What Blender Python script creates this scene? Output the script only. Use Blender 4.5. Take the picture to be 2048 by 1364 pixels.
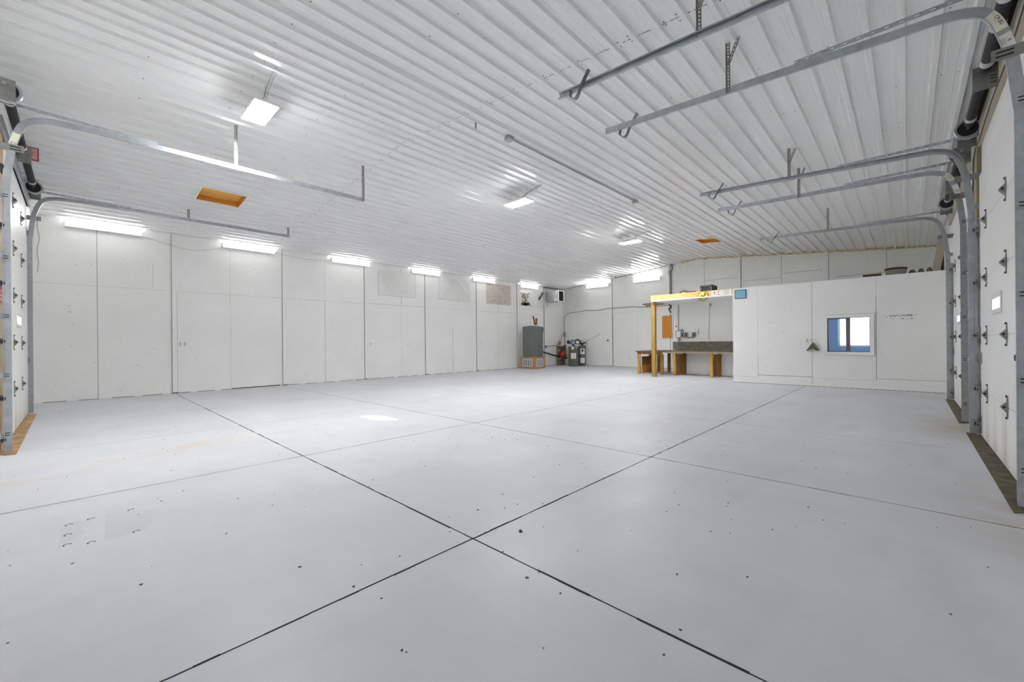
import bpy, bmesh, math, random
from mathutils import Vector, Matrix, Euler
random.seed(7)
for o in list(bpy.data.objects): bpy.data.objects.remove(o)
SC = bpy.context.scene
COL = SC.collection

# ---------------------------------------------------------------- camera
CAMH = 1.13
yaw, roll = 0.762292, -0.00873192
F = Vector((math.cos(yaw), math.sin(yaw), 0)); R0 = Vector((math.sin(yaw), -math.cos(yaw), 0)); U0 = Vector((0, 0, 1))
R2 = math.cos(roll) * R0 + math.sin(roll) * U0
U2 = math.cos(roll) * U0 - math.sin(roll) * R0
cd = bpy.data.cameras.new('camera'); cam = bpy.data.objects.new('camera', cd); COL.objects.link(cam)
cam.matrix_world = Matrix(((R2.x, U2.x, -F.x, 0), (R2.y, U2.y, -F.y, 0), (R2.z, U2.z, -F.z, CAMH), (0, 0, 0, 1)))
cd.sensor_width = 36; cd.lens = 828.6086 * 36 / 2048; cd.shift_y = 3.19 / 2048; cd.clip_start = .02; cd.clip_end = 300
SC.camera = cam

# ---------------------------------------------------------------- world, sun, exposure
W = bpy.data.worlds.new('sky'); SC.world = W; W.use_nodes = True
bg = W.node_tree.nodes['Background']; bg.inputs[0].default_value = (.86, .93, 1, 1); bg.inputs[1].default_value = 4.0
sd = bpy.data.lights.new('sun', 'SUN'); sd.energy = 9; sd.angle = .009; sd.color = (1, .97, .92)
sun = bpy.data.objects.new('sun', sd); COL.objects.link(sun)
sun.rotation_euler = Vector((3.75, -3.3, -1.5)).to_track_quat('-Z', 'Y').to_euler()
LED_E, TUBE_E = 92.0, 7.5                   # lamp strengths (ceiling panels, wall tubes)
SC.view_settings.view_transform = 'Standard'; SC.view_settings.look = 'None'
SC.view_settings.exposure = 1.5; SC.view_settings.gamma = 1.0
SC.cycles.max_bounces = 16; SC.cycles.diffuse_bounces = 10; SC.cycles.transparent_max_bounces = 12

# ---------------------------------------------------------------- room numbers (metres; x along the back wall, y towards it)
XL, XF, YB, YD = -.63, 16.85, 12.53, -.655
ZE, ZR, YR = 3.78, 4.39, 5.9
def ceil_z(y): return ZR - (ZR - ZE) * (y - YR) / (YB - YR) if y > YR else ZR - (ZR - ZE) * (YR - y) / (YR + .73)

# ---------------------------------------------------------------- materials
MATS = {}
def lin(c): return tuple(((v / 12.92) if v <= .04045 else ((v + .055) / 1.055) ** 2.4) for v in c)
def mat(name, rgb, rough=.6, metal=0., emit=0., spec=.5, noise=0., nscale=8., bump=0., bscale=40., srgb=False, stretch=(1, 1, 1), dark=None, specks=0., spscale=6.):
    """plain procedural surface: colour varied by noise, optional bump and small dark specks"""
    if name in MATS: return MATS[name]
    m = bpy.data.materials.new(name); m.use_nodes = True; nt = m.node_tree; b = nt.nodes['Principled BSDF']
    c = lin(rgb) if srgb else rgb
    b.inputs['Base Color'].default_value = (*c, 1); b.inputs['Roughness'].default_value = rough; b.inputs['Metallic'].default_value = metal
    b.inputs['Specular IOR Level'].default_value = spec
    if emit:
        b.inputs['Emission Color'].default_value = (*c, 1); b.inputs['Emission Strength'].default_value = emit
    geo = nt.nodes.new('ShaderNodeNewGeometry'); mp = nt.nodes.new('ShaderNodeMapping'); mp.inputs['Scale'].default_value = stretch
    nt.links.new(geo.outputs['Position'], mp.inputs['Vector']); P = mp.outputs[0]
    col = None
    if noise:
        n = nt.nodes.new('ShaderNodeTexNoise'); n.inputs['Scale'].default_value = nscale; n.inputs['Detail'].default_value = 6; n.inputs['Roughness'].default_value = .6
        nt.links.new(P, n.inputs['Vector'])
        r = nt.nodes.new('ShaderNodeMapRange'); r.inputs[1].default_value = .3; r.inputs[2].default_value = .7
        nt.links.new(n.outputs['Fac'], r.inputs[0])
        mx = nt.nodes.new('ShaderNodeMix'); mx.data_type = 'RGBA'
        d = lin(dark) if (dark and srgb) else (dark or tuple(v * (1 - noise) for v in c))
        mx.inputs[6].default_value = (*d, 1); mx.inputs[7].default_value = (*c, 1)
        nt.links.new(r.outputs[0], mx.inputs[0]); col = mx.outputs[2]
    if specks:
        v = nt.nodes.new('ShaderNodeTexNoise'); v.inputs['Scale'].default_value = spscale; v.inputs['Detail'].default_value = 2
        nt.links.new(geo.outputs['Position'], v.inputs['Vector'])
        r = nt.nodes.new('ShaderNodeMapRange'); r.inputs[1].default_value = .70; r.inputs[2].default_value = .78; r.inputs[3].default_value = 0; r.inputs[4].default_value = specks
        nt.links.new(v.outputs['Fac'], r.inputs[0])
        mx = nt.nodes.new('ShaderNodeMix'); mx.data_type = 'RGBA'; mx.inputs[7].default_value = (.09, .08, .07, 1)
        if col: nt.links.new(col, mx.inputs[6])
        else: mx.inputs[6].default_value = (*c, 1)
        nt.links.new(r.outputs[0], mx.inputs[0]); col = mx.outputs[2]
    if col: nt.links.new(col, b.inputs['Base Color'])
    if bump:
        n = nt.nodes.new('ShaderNodeTexNoise'); n.inputs['Scale'].default_value = bscale; n.inputs['Detail'].default_value = 5
        nt.links.new(P, n.inputs['Vector'])
        bp = nt.nodes.new('ShaderNodeBump'); bp.inputs['Strength'].default_value = bump; bp.inputs['Distance'].default_value = .01
        nt.links.new(n.outputs['Fac'], bp.inputs['Height']); nt.links.new(bp.outputs[0], b.inputs['Normal'])
    MATS[name] = m; return m
WALL = mat('painted_board', (.86, .855, .835), .55, noise=.05, nscale=1.3, bump=.35, bscale=55, specks=.35, spscale=16)
SEAM = mat('board_seam', (.20, .19, .17), .9)
SEAML = mat('board_seam_painted', (.55, .54, .52), .8)
TRIMW = mat('painted_batten', (.86, .855, .835), .55, noise=.06, nscale=6, stretch=(1, 1, .15))
CEIL = mat('white_steel_sheet', (.86, .865, .86), .19, noise=.03, nscale=1.0, spec=.6)
SCREW = mat('screw_head', (.10, .10, .10), .5, .6)
RIBSH = mat('sheet_lap', (.16, .16, .15), .8)
GALV = mat('galvanized_steel', (.52, .55, .58), .38, .85, noise=.25, nscale=14, stretch=(1, 1, 1))
GALVD = mat('weathered_galvanized', (.34, .34, .32), .5, .75, noise=.3, nscale=20)
HOLE = mat('dark_hole', (.02, .02, .02), .9)
DOORW = mat('white_door_steel', (.78, .775, .76), .4, noise=.04, nscale=2.5, bump=.06, bscale=120)
BLACK = mat('black_rubber', (.03, .03, .03), .6)
DARKIRON = mat('dark_spring_steel', (.05, .05, .05), .45, .7)
WHITEP = mat('white_plastic', (.82, .82, .80), .4)
TUBE = mat('lit_tube_lens', (1, 1, .985), .5, emit=TUBE_E)
LEDM = mat('lit_panel_lens', (1, 1, 1), .5, emit=LED_E)
PINE = mat('pine_board', (.92, .75, .50), .6, noise=.25, nscale=5, stretch=(6, .6, 6), srgb=True, dark=(.86, .66, .40))
PLENW = mat('plenum_wood', (.76, .60, .40), .65, noise=.2, nscale=6, srgb=True, dark=(.66, .49, .29))
TREATED = mat('treated_post_wood', (.74, .62, .32), .65, noise=.3, nscale=6, stretch=(5, 5, .5), srgb=True, dark=(.58, .44, .18))
ORANGEW = mat('orange_stained_board', (.86, .60, .24), .6, noise=.3, nscale=5, stretch=(.8, 5, 5), srgb=True, dark=(.76, .47, .14))
BENCHW = mat('bench_wood', (.62, .46, .22), .7, noise=.3, nscale=7, stretch=(1, 1, .4), srgb=True, dark=(.47, .31, .11))
BENCHY = mat('bench_leg_wood', (.80, .66, .36), .7, noise=.3, nscale=8, stretch=(3, 3, .4), srgb=True, dark=(.62, .45, .2))
PLYG = mat('weathered_plywood', (.55, .53, .48), .8, noise=.35, nscale=7, srgb=True, dark=(.40, .39, .35))
BTOP = mat('bench_top_board', (.52, .46, .38), .7, noise=.3, nscale=6, srgb=True)
CABG = mat('grey_cabinet_enamel', (.40, .42, .41), .45, noise=.05, nscale=3, srgb=True)
TANKG = mat('grey_tank_shell', (.36, .37, .35), .42, srgb=True)
HEATG = mat('grey_heater_case', (.62, .63, .65), .4, .2, srgb=True)
PAPER = mat('paper', (.82, .80, .76), .8)
INK = mat('ink', (.04, .04, .04), .8)
INKG = mat('faded_ink', (.35, .34, .33), .8)
INKB = mat('pen_mark', (.30, .18, .08), .8)
YELLOW = mat('yellow_sign', (.92, .86, .36), .5, srgb=True)
BLUE = mat('blue_frame', (.20, .42, .62), .5, srgb=True)
BLUEL = mat('pale_blue_sheet', (.55, .76, .82), .5, srgb=True)
RED = mat('red_plastic', (.62, .12, .10), .5, srgb=True)
REDL = mat('pale_red', (.82, .62, .60), .6, srgb=True)
TAN = mat('tan_stile', (.62, .53, .43), .6, noise=.15, nscale=6, srgb=True)
CONDUIT = mat('grey_conduit', (.42, .42, .42), .5, .5)
CABLE = mat('black_cable', (.05, .05, .05), .5)
BROWNP = mat('rusty_pipe', (.42, .32, .24), .7, noise=.4, nscale=15, srgb=True)
STICKW = mat('brown_stick', (.56, .40, .26), .7, srgb=True)
FOAM = mat('yellow_foam', (.86, .81, .60), .9, noise=.25, nscale=25, srgb=True)
DIRT = mat('dirt_chip', (.05, .045, .04), .9)
BLUEW = mat('daylight_blue_wall', (.60, .73, .86), .6, noise=.1, nscale=2, srgb=True)  # white office wall with the blue daylight cast put into its colour
OLIVE = mat('olive_metal', (.40, .38, .30), .6, noise=.2, nscale=20, srgb=True)
PLANKR = mat('dirty_threshold', (.44, .40, .32), .8, noise=.45, nscale=9, bump=.5, bscale=20, srgb=True, dark=(.25, .22, .16))
PLANKL = mat('wood_threshold', (.76, .62, .44), .75, noise=.35, nscale=7, bump=.4, bscale=20, srgb=True, dark=(.50, .38, .24))
ROUGHW = mat('raw_stud_wood', (.58, .54, .43), .8, noise=.3, nscale=8, stretch=(3, 3, .4), srgb=True)
CREAM = mat('cream_header_board', (.76, .73, .66), .7, noise=.12, nscale=6, srgb=True)
INSUL = mat('white_insulation', (.80, .80, .82), .9, noise=.1, nscale=9)

def plastic_mat():
    return mat('painted_film', (.80, .80, .77), .45, noise=.05, nscale=2, bump=.3, bscale=18)
FILM = plastic_mat()
FILMD = mat('dirty_film', (.84, .81, .78), .6, noise=.3, nscale=4, stretch=(1, 1, 1.6), srgb=True, dark=(.74, .69, .65), bump=.3, bscale=20)

def nodes_mat(name):
    m = bpy.data.materials.new(name); m.use_nodes = True; MATS[name] = m
    return m, m.node_tree, m.node_tree.nodes['Principled BSDF']
def floor_mat():
    m, nt, b = nodes_mat('painted_concrete')
    N = nt.nodes.new; L = nt.links.new
    geo = N('ShaderNodeNewGeometry')
    def noise(sc, det, lo, hi, st=(1, 1, 1), o3=0., o4=1., rough=.6):
        mp = N('ShaderNodeMapping'); mp.inputs['Scale'].default_value = st; L(geo.outputs['Position'], mp.inputs[0])
        n = N('ShaderNodeTexNoise'); n.inputs['Scale'].default_value = sc; n.inputs['Detail'].default_value = det; n.inputs['Roughness'].default_value = rough
        L(mp.outputs[0], n.inputs['Vector'])
        r = N('ShaderNodeMapRange'); r.inputs[1].default_value = lo; r.inputs[2].default_value = hi; r.inputs[3].default_value = o3; r.inputs[4].default_value = o4
        L(n.outputs['Fac'], r.inputs[0]); return r.outputs[0]
    def mix(f, a, c):
        x = N('ShaderNodeMix'); x.data_type = 'RGBA'; L(f, x.inputs[0])
        if isinstance(a, tuple): x.inputs[6].default_value = (*a, 1)
        else: L(a, x.inputs[6])
        x.inputs[7].default_value = (*c, 1); return x.outputs[2]
    c = mix(noise(.55, 5, .35, .68), (.53, .54, .57), (.60, .61, .64))
    c = mix(noise(1.6, 4, .45, .85, (1, .45, 1), 0, .35), c, (.53, .535, .56))      # roller marks
    c = mix(noise(1.1, 8, .54, .85, (.5, 1.6, 1), 0, .5), c, (.42, .42, .43))       # scuffs
    c = mix(noise(6, 8, .40, .75, (1, .3, 1), 0, .30), c, (.50, .505, .525))
    c = mix(noise(46, 2, .76, .79, (1, 1, 1), 0, .7), c, (.10, .10, .10))         # pin holes
    # dusty ochre tyre stains by the left door and rusty dust by the right doors
    def blob(cx, cy, rx, ry, ang, amt, lo, hi):
        mp = N('ShaderNodeMapping'); mp.vector_type = 'TEXTURE'; mp.inputs['Location'].default_value = (cx, cy, 0); mp.inputs['Rotation'].default_value = (0, 0, ang); mp.inputs['Scale'].default_value = (rx, ry, 1)
        L(geo.outputs['Position'], mp.inputs[0])
        g = N('ShaderNodeVectorMath'); g.operation = 'LENGTH'; L(mp.outputs[0], g.inputs[0])
        r = N('ShaderNodeMapRange'); r.inputs[1].default_value = 1; r.inputs[2].default_value = 0; r.inputs[3].default_value = 0; r.inputs[4].default_value = amt; L(g.outputs['Value'], r.inputs[0])
        mu = N('ShaderNodeMath'); mu.operation = 'MULTIPLY'; L(r.outputs[0], mu.inputs[0]); L(noise(3.5, 6, lo, hi), mu.inputs[1]); return mu.outputs[0]
    c = mix(blob(1.05, 5.85, .75, .30, .25, .9, .40, .62), c, (.60, .50, .40))
    c = mix(blob(-.1, 5.5, 1.2, .22, .35, .8, .40, .62), c, (.58, .50, .42))
    c = mix(blob(7.7, -.35, 1.2, .45, 0, .9, .35, .60), c, (.48, .38, .30))
    c = mix(blob(4.1, -.5, 1.0, .4, 0, .8, .40, .65), c, (.48, .40, .31))
    c = mix(blob(11.6, -.4, 1.0, .5, 0, .7, .40, .65), c, (.50, .42, .34))
    L(c, b.inputs['Base Color'])
    L(noise(1.6, 6, .3, .7, (1, 1, 1), .36, .50), b.inputs['Roughness'])
    bp = N('ShaderNodeBump'); bp.inputs['Strength'].default_value = .12; bp.inputs['Distance'].default_value = .01
    n = N('ShaderNodeTexNoise'); n.inputs['Scale'].default_value = 9; n.inputs['Detail'].default_value = 6; L(geo.outputs['Position'], n.inputs['Vector'])
    L(n.outputs['Fac'], bp.inputs['Height']); L(bp.outputs[0], b.inputs['Normal'])
    b.inputs['Specular IOR Level'].default_value = .18
    return m
FLOORM = floor_mat()
def door_mat():
    """white door skin with rusty streaks running down near the floor"""
    m, nt, b = nodes_mat('stained_door_skin'); N = nt.nodes.new; L = nt.links.new
    geo = N('ShaderNodeNewGeometry'); mp = N('ShaderNodeMapping'); mp.inputs['Scale'].default_value = (1, 1, .12); L(geo.outputs['Position'], mp.inputs[0])
    n = N('ShaderNodeTexNoise'); n.inputs['Scale'].default_value = 3.5; n.inputs['Detail'].default_value = 6; L(mp.outputs[0], n.inputs['Vector'])
    r = N('ShaderNodeMapRange'); r.inputs[1].default_value = .44; r.inputs[2].default_value = .68; L(n.outputs['Fac'], r.inputs[0])
    s = N('ShaderNodeSeparateXYZ'); L(geo.outputs['Position'], s.inputs[0])
    h = N('ShaderNodeMapRange'); h.inputs[1].default_value = .75; h.inputs[2].default_value = .0; h.inputs[4].default_value = .8; L(s.outputs[2], h.inputs[0])
    mu = N('ShaderNodeMath'); mu.operation = 'MULTIPLY'; L(r.outputs[0], mu.inputs[0]); L(h.outputs[0], mu.inputs[1])
    x = N('ShaderNodeMix'); x.data_type = 'RGBA'; x.inputs[6].default_value = (.78, .775, .76, 1); x.inputs[7].default_value = (.44, .35, .27, 1)
    L(mu.outputs[0], x.inputs[0]); L(x.outputs[2], b.inputs['Base Color']); b.inputs['Roughness'].default_value = .42
    return m
DOORS = door_mat()
def glass_mat():
    m, nt, b = nodes_mat('clear_glass'); N = nt.nodes.new; L = nt.links.new
    t = N('ShaderNodeBsdfTransparent'); t.inputs[0].default_value = (.93, .96, 1, 1); g = N('ShaderNodeBsdfGlossy'); g.inputs['Roughness'].default_value = .03
    lw = N('ShaderNodeLayerWeight'); lw.inputs[0].default_value = .5; pw = N('ShaderNodeMath'); pw.operation = 'POWER'; pw.inputs[1].default_value = 5; L(lw.outputs['Facing'], pw.inputs[0])
    f = N('ShaderNodeMapRange'); f.inputs[3].default_value = .06; f.inputs[4].default_value = .8; L(pw.outputs[0], f.inputs[0]); x = N('ShaderNodeMixShader')
    L(f.outputs[0], x.inputs[0]); L(t.outputs[0], x.inputs[1]); L(g.outputs[0], x.inputs[2]); L(x.outputs[0], nt.nodes['Material Output'].inputs[0]); return m
GLASS = glass_mat()
def stain_mat(name, base, dark, lo, hi, sc, st=(1, 1, 1)):
    m, nt, b = nodes_mat(name); N = nt.nodes.new; L = nt.links.new
    geo = N('ShaderNodeNewGeometry'); mp = N('ShaderNodeMapping'); mp.inputs['Scale'].default_value = st; L(geo.outputs['Position'], mp.inputs[0])
    n = N('ShaderNodeTexNoise'); n.inputs['Scale'].default_value = sc; n.inputs['Detail'].default_value = 9; n.inputs['Roughness'].default_value = .7; L(mp.outputs[0], n.inputs['Vector'])
    r = N('ShaderNodeMapRange'); r.inputs[1].default_value = lo; r.inputs[2].default_value = hi; L(n.outputs['Fac'], r.inputs[0])
    x = N('ShaderNodeMix'); x.data_type = 'RGBA'; x.inputs[6].default_value = (*base, 1); x.inputs[7].default_value = (*dark, 1)
    L(r.outputs[0], x.inputs[0]); L(x.outputs[2], b.inputs['Base Color']); b.inputs['Roughness'].default_value = .7; return m
SOOT = stain_mat('sooty_paint', (.52, .46, .41), (.22, .16, .12), .38, .70, 7, (1, 1, .5))
SMEAR = stain_mat('black_smear', (.70, .69, .67), (.10, .10, .09), .48, .60, 22, (1, 1, 2.5))

# ---------------------------------------------------------------- mesh builder
class MB:
    def __init__(s): s.v = []; s.f = []; s.mi = []; s.cur = 0
    def m(s, i): s.cur = i; return s
    def add(s, vs, fs):
        n = len(s.v); s.v += [Vector(p) for p in vs]
        for f in fs: s.f.append([n + i for i in f]); s.mi.append(s.cur)
        return s
    def box(s, a, b):
        x0, x1 = sorted((a[0], b[0])); y0, y1 = sorted((a[1], b[1])); z0, z1 = sorted((a[2], b[2]))
        return s.add([(x0,y0,z0),(x1,y0,z0),(x1,y1,z0),(x0,y1,z0),(x0,y0,z1),(x1,y0,z1),(x1,y1,z1),(x0,y1,z1)],
                     [(0,3,2,1),(4,5,6,7),(0,1,5,4),(1,2,6,5),(2,3,7,6),(3,0,4,7)])
    def bbox(s, c, d, rot=None):
        h = Vector(d) / 2; q = Euler(rot).to_matrix() if rot else Matrix.Identity(3)
        vs = [Vector(c) + q @ Vector((sx*h.x, sy*h.y, sz*h.z)) for sz in (-1,1) for sx, sy in ((-1,-1),(1,-1),(1,1),(-1,1))]
        return s.add(vs, [(0,3,2,1),(4,5,6,7),(0,1,5,4),(1,2,6,5),(2,3,7,6),(3,0,4,7)])
    def bar(s, p, q, w, h, up=(0,0,1)):
        p, q = Vector(p), Vector(q); t = (q - p).normalized(); u = Vector(up)
        a = t.cross(u); a = a.normalized() if a.length > 1e-4 else Vector((1,0,0)); u = a.cross(t)
        vs = [c + a*(sx*w/2) + u*(sy*h/2) for c in (p, q) for sx, sy in ((-1,-1),(1,-1),(1,1),(-1,1))]
        return s.add(vs, [(0,3,2,1),(4,5,6,7),(0,1,5,4),(1,2,6,5),(2,3,7,6),(3,0,4,7)])
    def tube(s, pts, r, n=10, caps=True):
        pts = [Vector(p) for p in pts]; rs = r if isinstance(r, (list, tuple)) else [r]*len(pts)
        vs = []; prev = None
        for i, p in enumerate(pts):
            t = (pts[min(i+1, len(pts)-1)] - pts[max(i-1, 0)]).normalized()
            if prev is None:
                a = t.cross(Vector((0,0,1)));  a = a if a.length > .05 else t.cross(Vector((1,0,0)))
            else: a = prev - t*prev.dot(t)
            a.normalize(); prev = a; b = t.cross(a)
            vs += [p + (a*math.cos(k*2*math.pi/n) + b*math.sin(k*2*math.pi/n))*rs[i] for k in range(n)]
        fs = [(i*n+k, i*n+(k+1)%n, (i+1)*n+(k+1)%n, (i+1)*n+k) for i in range(len(pts)-1) for k in range(n)]
        if caps: fs += [tuple(range(n))[::-1], tuple((len(pts)-1)*n + k for k in range(n))]
        return s.add(vs, fs)
    def lathe(s, c, prof, n=24, axis='z'):
        vs = []
        for r, h in prof:
            for k in range(n):
                a = k*2*math.pi/n; u, w = r*math.cos(a), r*math.sin(a)
                d = (u, w, h) if axis == 'z' else ((h, u, w) if axis == 'x' else (w, h, u))
                vs.append(Vector(c) + Vector(d))
        fs = [(i*n+k, i*n+(k+1)%n, (i+1)*n+(k+1)%n, (i+1)*n+k) for i in range(len(prof)-1) for k in range(n)]
        fs += [tuple(range(n))[::-1], tuple((len(prof)-1)*n + k for k in range(n))]
        return s.add(vs, fs)
    def prism(s, poly, d):
        """planar polygon (3D points) pushed along d"""
        n = len(poly); a = [Vector(p) for p in poly]; b = [p + Vector(d) for p in a]
        return s.add(a + b, [tuple(range(n))[::-1], tuple(range(n, 2*n))] + [(i, (i+1)%n, n+(i+1)%n, n+i) for i in range(n)])
    def sweep(s, path, sec, binorm):
        """closed section (a along binorm, b along in-plane normal) along a planar path"""
        P = [Vector(p) for p in path]; B = Vector(binorm); n = len(sec); vs = []
        for i, p in enumerate(P):
            t = (P[min(i+1, len(P)-1)] - P[max(i-1, 0)]).normalized(); N = t.cross(B).normalized()
            vs += [p + B*a + N*b for a, b in sec]
        fs = [(i*n+k, i*n+(k+1)%n, (i+1)*n+(k+1)%n, (i+1)*n+k) for i in range(len(P)-1) for k in range(n)]
        fs += [tuple(range(n))[::-1], tuple((len(P)-1)*n + k for k in range(n))]
        return s.add(vs, fs)
    def perf(s, p, q, side, w, hole=.5, pitch=.03):
        """perforated strap: flat strip with a row of open slots"""
        p, q = Vector(p), Vector(q); t = (q-p); L = t.length; t.normalize(); a = Vector(side).normalized(); n = max(1, int(L/pitch)); st = L/n
        nrm = t.cross(a).normalized()*.0015
        for k in range(n):
            for (u0, u1, v0, v1) in ((0, .36, 0, 1), (.64, 1, 0, 1), (.36, .64, 0, 1-hole)):
                c = [p + t*(st*(k+v0)) + a*(w*(u0-.5)), p + t*(st*(k+v0)) + a*(w*(u1-.5)), p + t*(st*(k+v1)) + a*(w*(u1-.5)), p + t*(st*(k+v1)) + a*(w*(u0-.5))]
                s.add([x - nrm for x in c] + [x + nrm for x in c], [(0,3,2,1),(4,5,6,7),(0,1,5,4),(1,2,6,5),(2,3,7,6),(3,0,4,7)])
        return s
    def build(s, name, mats, parent=None, smooth=False, bevel=0., origin=None):
        me = bpy.data.meshes.new(name)
        if parent is not None: org = Vector(parent['_org'])
        elif origin is not None: org = Vector(origin)
        else:
            lo = Vector((min(v.x for v in s.v), min(v.y for v in s.v), min(v.z for v in s.v))); hi = Vector((max(v.x for v in s.v), max(v.y for v in s.v), 0)); org = Vector(((lo.x+hi.x)/2, (lo.y+hi.y)/2, lo.z))
        me.from_pydata([v - org for v in s.v], [], s.f)
        for x in (mats if isinstance(mats, (list, tuple)) else [mats]): me.materials.append(x)
        me.polygons.foreach_set('material_index', s.mi)
        bm = bmesh.new(); bm.from_mesh(me); bmesh.ops.recalc_face_normals(bm, faces=bm.faces); bm.to_mesh(me); bm.free()
        o = bpy.data.objects.new(name, me); COL.objects.link(o)
        if smooth:
            me.polygons.foreach_set('use_smooth', [True]*len(me.polygons))
            try: me.set_sharp_from_angle(angle=math.radians(40))
            except Exception: pass
        if bevel:
            b = o.modifiers.new('bevel', 'BEVEL'); b.width = bevel; b.segments = 2; b.limit_method = 'ANGLE'
        if parent is not None: o.parent = parent
        else: o.location = org
        o['_org'] = list(org)
        return o
def thing(name, label, cat, loc, group=None):
    o = bpy.data.objects.new(name, None); COL.objects.link(o); o.location = loc; o.empty_display_size = .1
    o['_org'] = list(loc); o['label'] = label; o['category'] = cat
    if group: o['group'] = group
    return o
def tag(o, label, cat, group=None):
    o['label'] = label; o['category'] = cat
    if group: o['group'] = group
    return o
def struct(o): o['kind'] = 'structure'; return o
def copy_thing(root, loc, label):
    r = root.copy(); COL.objects.link(r); r.location = loc; r['label'] = label
    for ch in list(root.children):
        c = ch.copy(); COL.objects.link(c); c.parent = r
        for g in ch.children:
            d = g.copy(); COL.objects.link(d); d.parent = c
    return r
def text_mesh(body, size, origin, ex, ey, name, m, parent, thick=.0006):
    """lettering as flat mesh: ex = reading direction, ey = up direction"""
    cu = bpy.data.curves.new('letters', 'FONT'); cu.body = body; cu.size = size; cu.align_x = 'CENTER'; cu.align_y = 'CENTER'; cu.extrude = thick
    to = bpy.data.objects.new('letters', cu); COL.objects.link(to); bpy.context.view_layer.update()
    me = bpy.data.meshes.new_from_object(to.evaluated_get(bpy.context.evaluated_depsgraph_get()))
    bpy.data.objects.remove(to); bpy.data.curves.remove(cu)
    ex, ey = Vector(ex).normalized(), Vector(ey).normalized(); ez = ex.cross(ey)
    org = Vector(parent['_org'])
    for v in me.vertices: v.co = Vector(origin) + ex*v.co.x + ey*v.co.y + ez*v.co.z - org
    me.name = name; me.materials.clear(); me.materials.append(m)
    o = bpy.data.objects.new(name, me); COL.objects.link(o); o.parent = parent; o['_org'] = list(org); return o
def smooth_path(pts, n=6):
    P = [Vector(p) for p in pts]; out = []
    for i in range(len(P)-1):
        a, b, c, d = P[max(i-1,0)], P[i], P[i+1], P[min(i+2,len(P)-1)]
        for k in range(n):
            t = k/n; out.append(.5*((2*b) + (c-a)*t + (2*a-5*b+4*c-d)*t*t + (3*b-a-3*c+d)*t**3))
    return out + [P[-1]]

# ================================================================ SETTING
# floor with saw cut joints and chips
fl = MB(); fl.box((XL-.4, YD-.4, -.12), (XF+.3, YB+.3, 0)); fl.m(1)
def joint(axis, pos, a, b, w, gap=0.):
    s = a
    while s < b:
        e = min(b, s + random.uniform(.05, .22)); ww = w*random.uniform(.6, 1.35); off = random.uniform(-.0015, .0015)
        if random.random() > gap:
            if axis == 'x': fl.box((s, pos+off-ww/2, .0002), (e, pos+off+ww/2, .0008))
            else: fl.box((pos+off-ww/2, s, .0002), (pos+off+ww/2, e, .0008))
        s = e
joint('x', 1.822, -.6, 12.3, .011); joint('y', 1.567, -.6, 12.4, .011)
joint('x', 4.44, -.5, 12.6, .0075, 0); joint('y', 3.86, -.6, 12.4, .0075, 0)
fl.m(2); joint('x', 6.76, -.3, 12.6, .006, .05); joint('y', 6.2, -.3, 9, .007, .12); joint('y', 8.6, -.3, 12.4, .006, .1); joint('x', 9.1, 1, 15, .006, .2)
fl.m(3)
def chip(x, y, r):
    n = random.randint(5, 8); a0 = random.random()*6
    fl.prism([(x + r*random.uniform(.5, 1.2)*math.cos(a0+k*6.283/n), y + r*random.uniform(.4, 1.0)*math.sin(a0+k*6.283/n), .0003) for k in range(n)], (0, 0, .0015))
for x, y, r in ((1.817,1.675,.015),(.771,2.238,.012),(1.481,1.328,.011),(.2,2.631,.010),(1.83,1.69,.012)): chip(x, y, r)
for k in range(760): chip(random.uniform(-.4, 11), random.uniform(-.4, 11), random.uniform(.003, .0085))
for k in range(40): chip(random.uniform(6, 9.5), random.uniform(-.4, .5), random.uniform(.003, .009))
# old bolt holes left in the slab
BOLTS = ((-.047, 3.846), (-.049, 3.647), (-.049, 3.466), (.051, 3.871), (.046, 3.406), (.245, 3.876), (.239, 3.402))
PATCH = (((.12, 3.92), (.385, 3.75), (.285, 3.39), (.10, 3.387)), ((-.08, 3.89), (.0, 3.90), (.022, 3.62), (-.085, 3.43)), ((7.09, .61), (7.14, .45), (6.65, .455), (6.59, .70)))
for k in range(9): chip(3.56 + .16*math.cos(k*.75), 3.55 + .26*math.sin(k*.75), random.uniform(.006, .013))
for bx, by in BOLTS:
    for k in range(7):
        a = .4+k*.55; fl.bbox((bx+.016*math.cos(a), by+.016*math.sin(a), .0008), (.010, .005, .001), (0, 0, a+1.57))
fl.m(4)
for q in PATCH: fl.prism([(x, y, .0001) for x, y in q], (0, 0, .0003))
struct(fl.build('floor', [FLOORM, mat('joint_dark', (.025, .025, .025), .95), mat('joint_faint', (.33, .33, .34), .9), DIRT, mat('patched_paint', (.535, .54, .56), .42, spec=.2, noise=.06, nscale=3)], origin=(0, 0, 0)))
struct(MB().box((-60, -60, -.4), (60, 60, -.15)).build('ground', mat('outside_ground', (.55, .56, .58), .9, noise=.2, nscale=.6), origin=(0, 0, -.15)))

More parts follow.
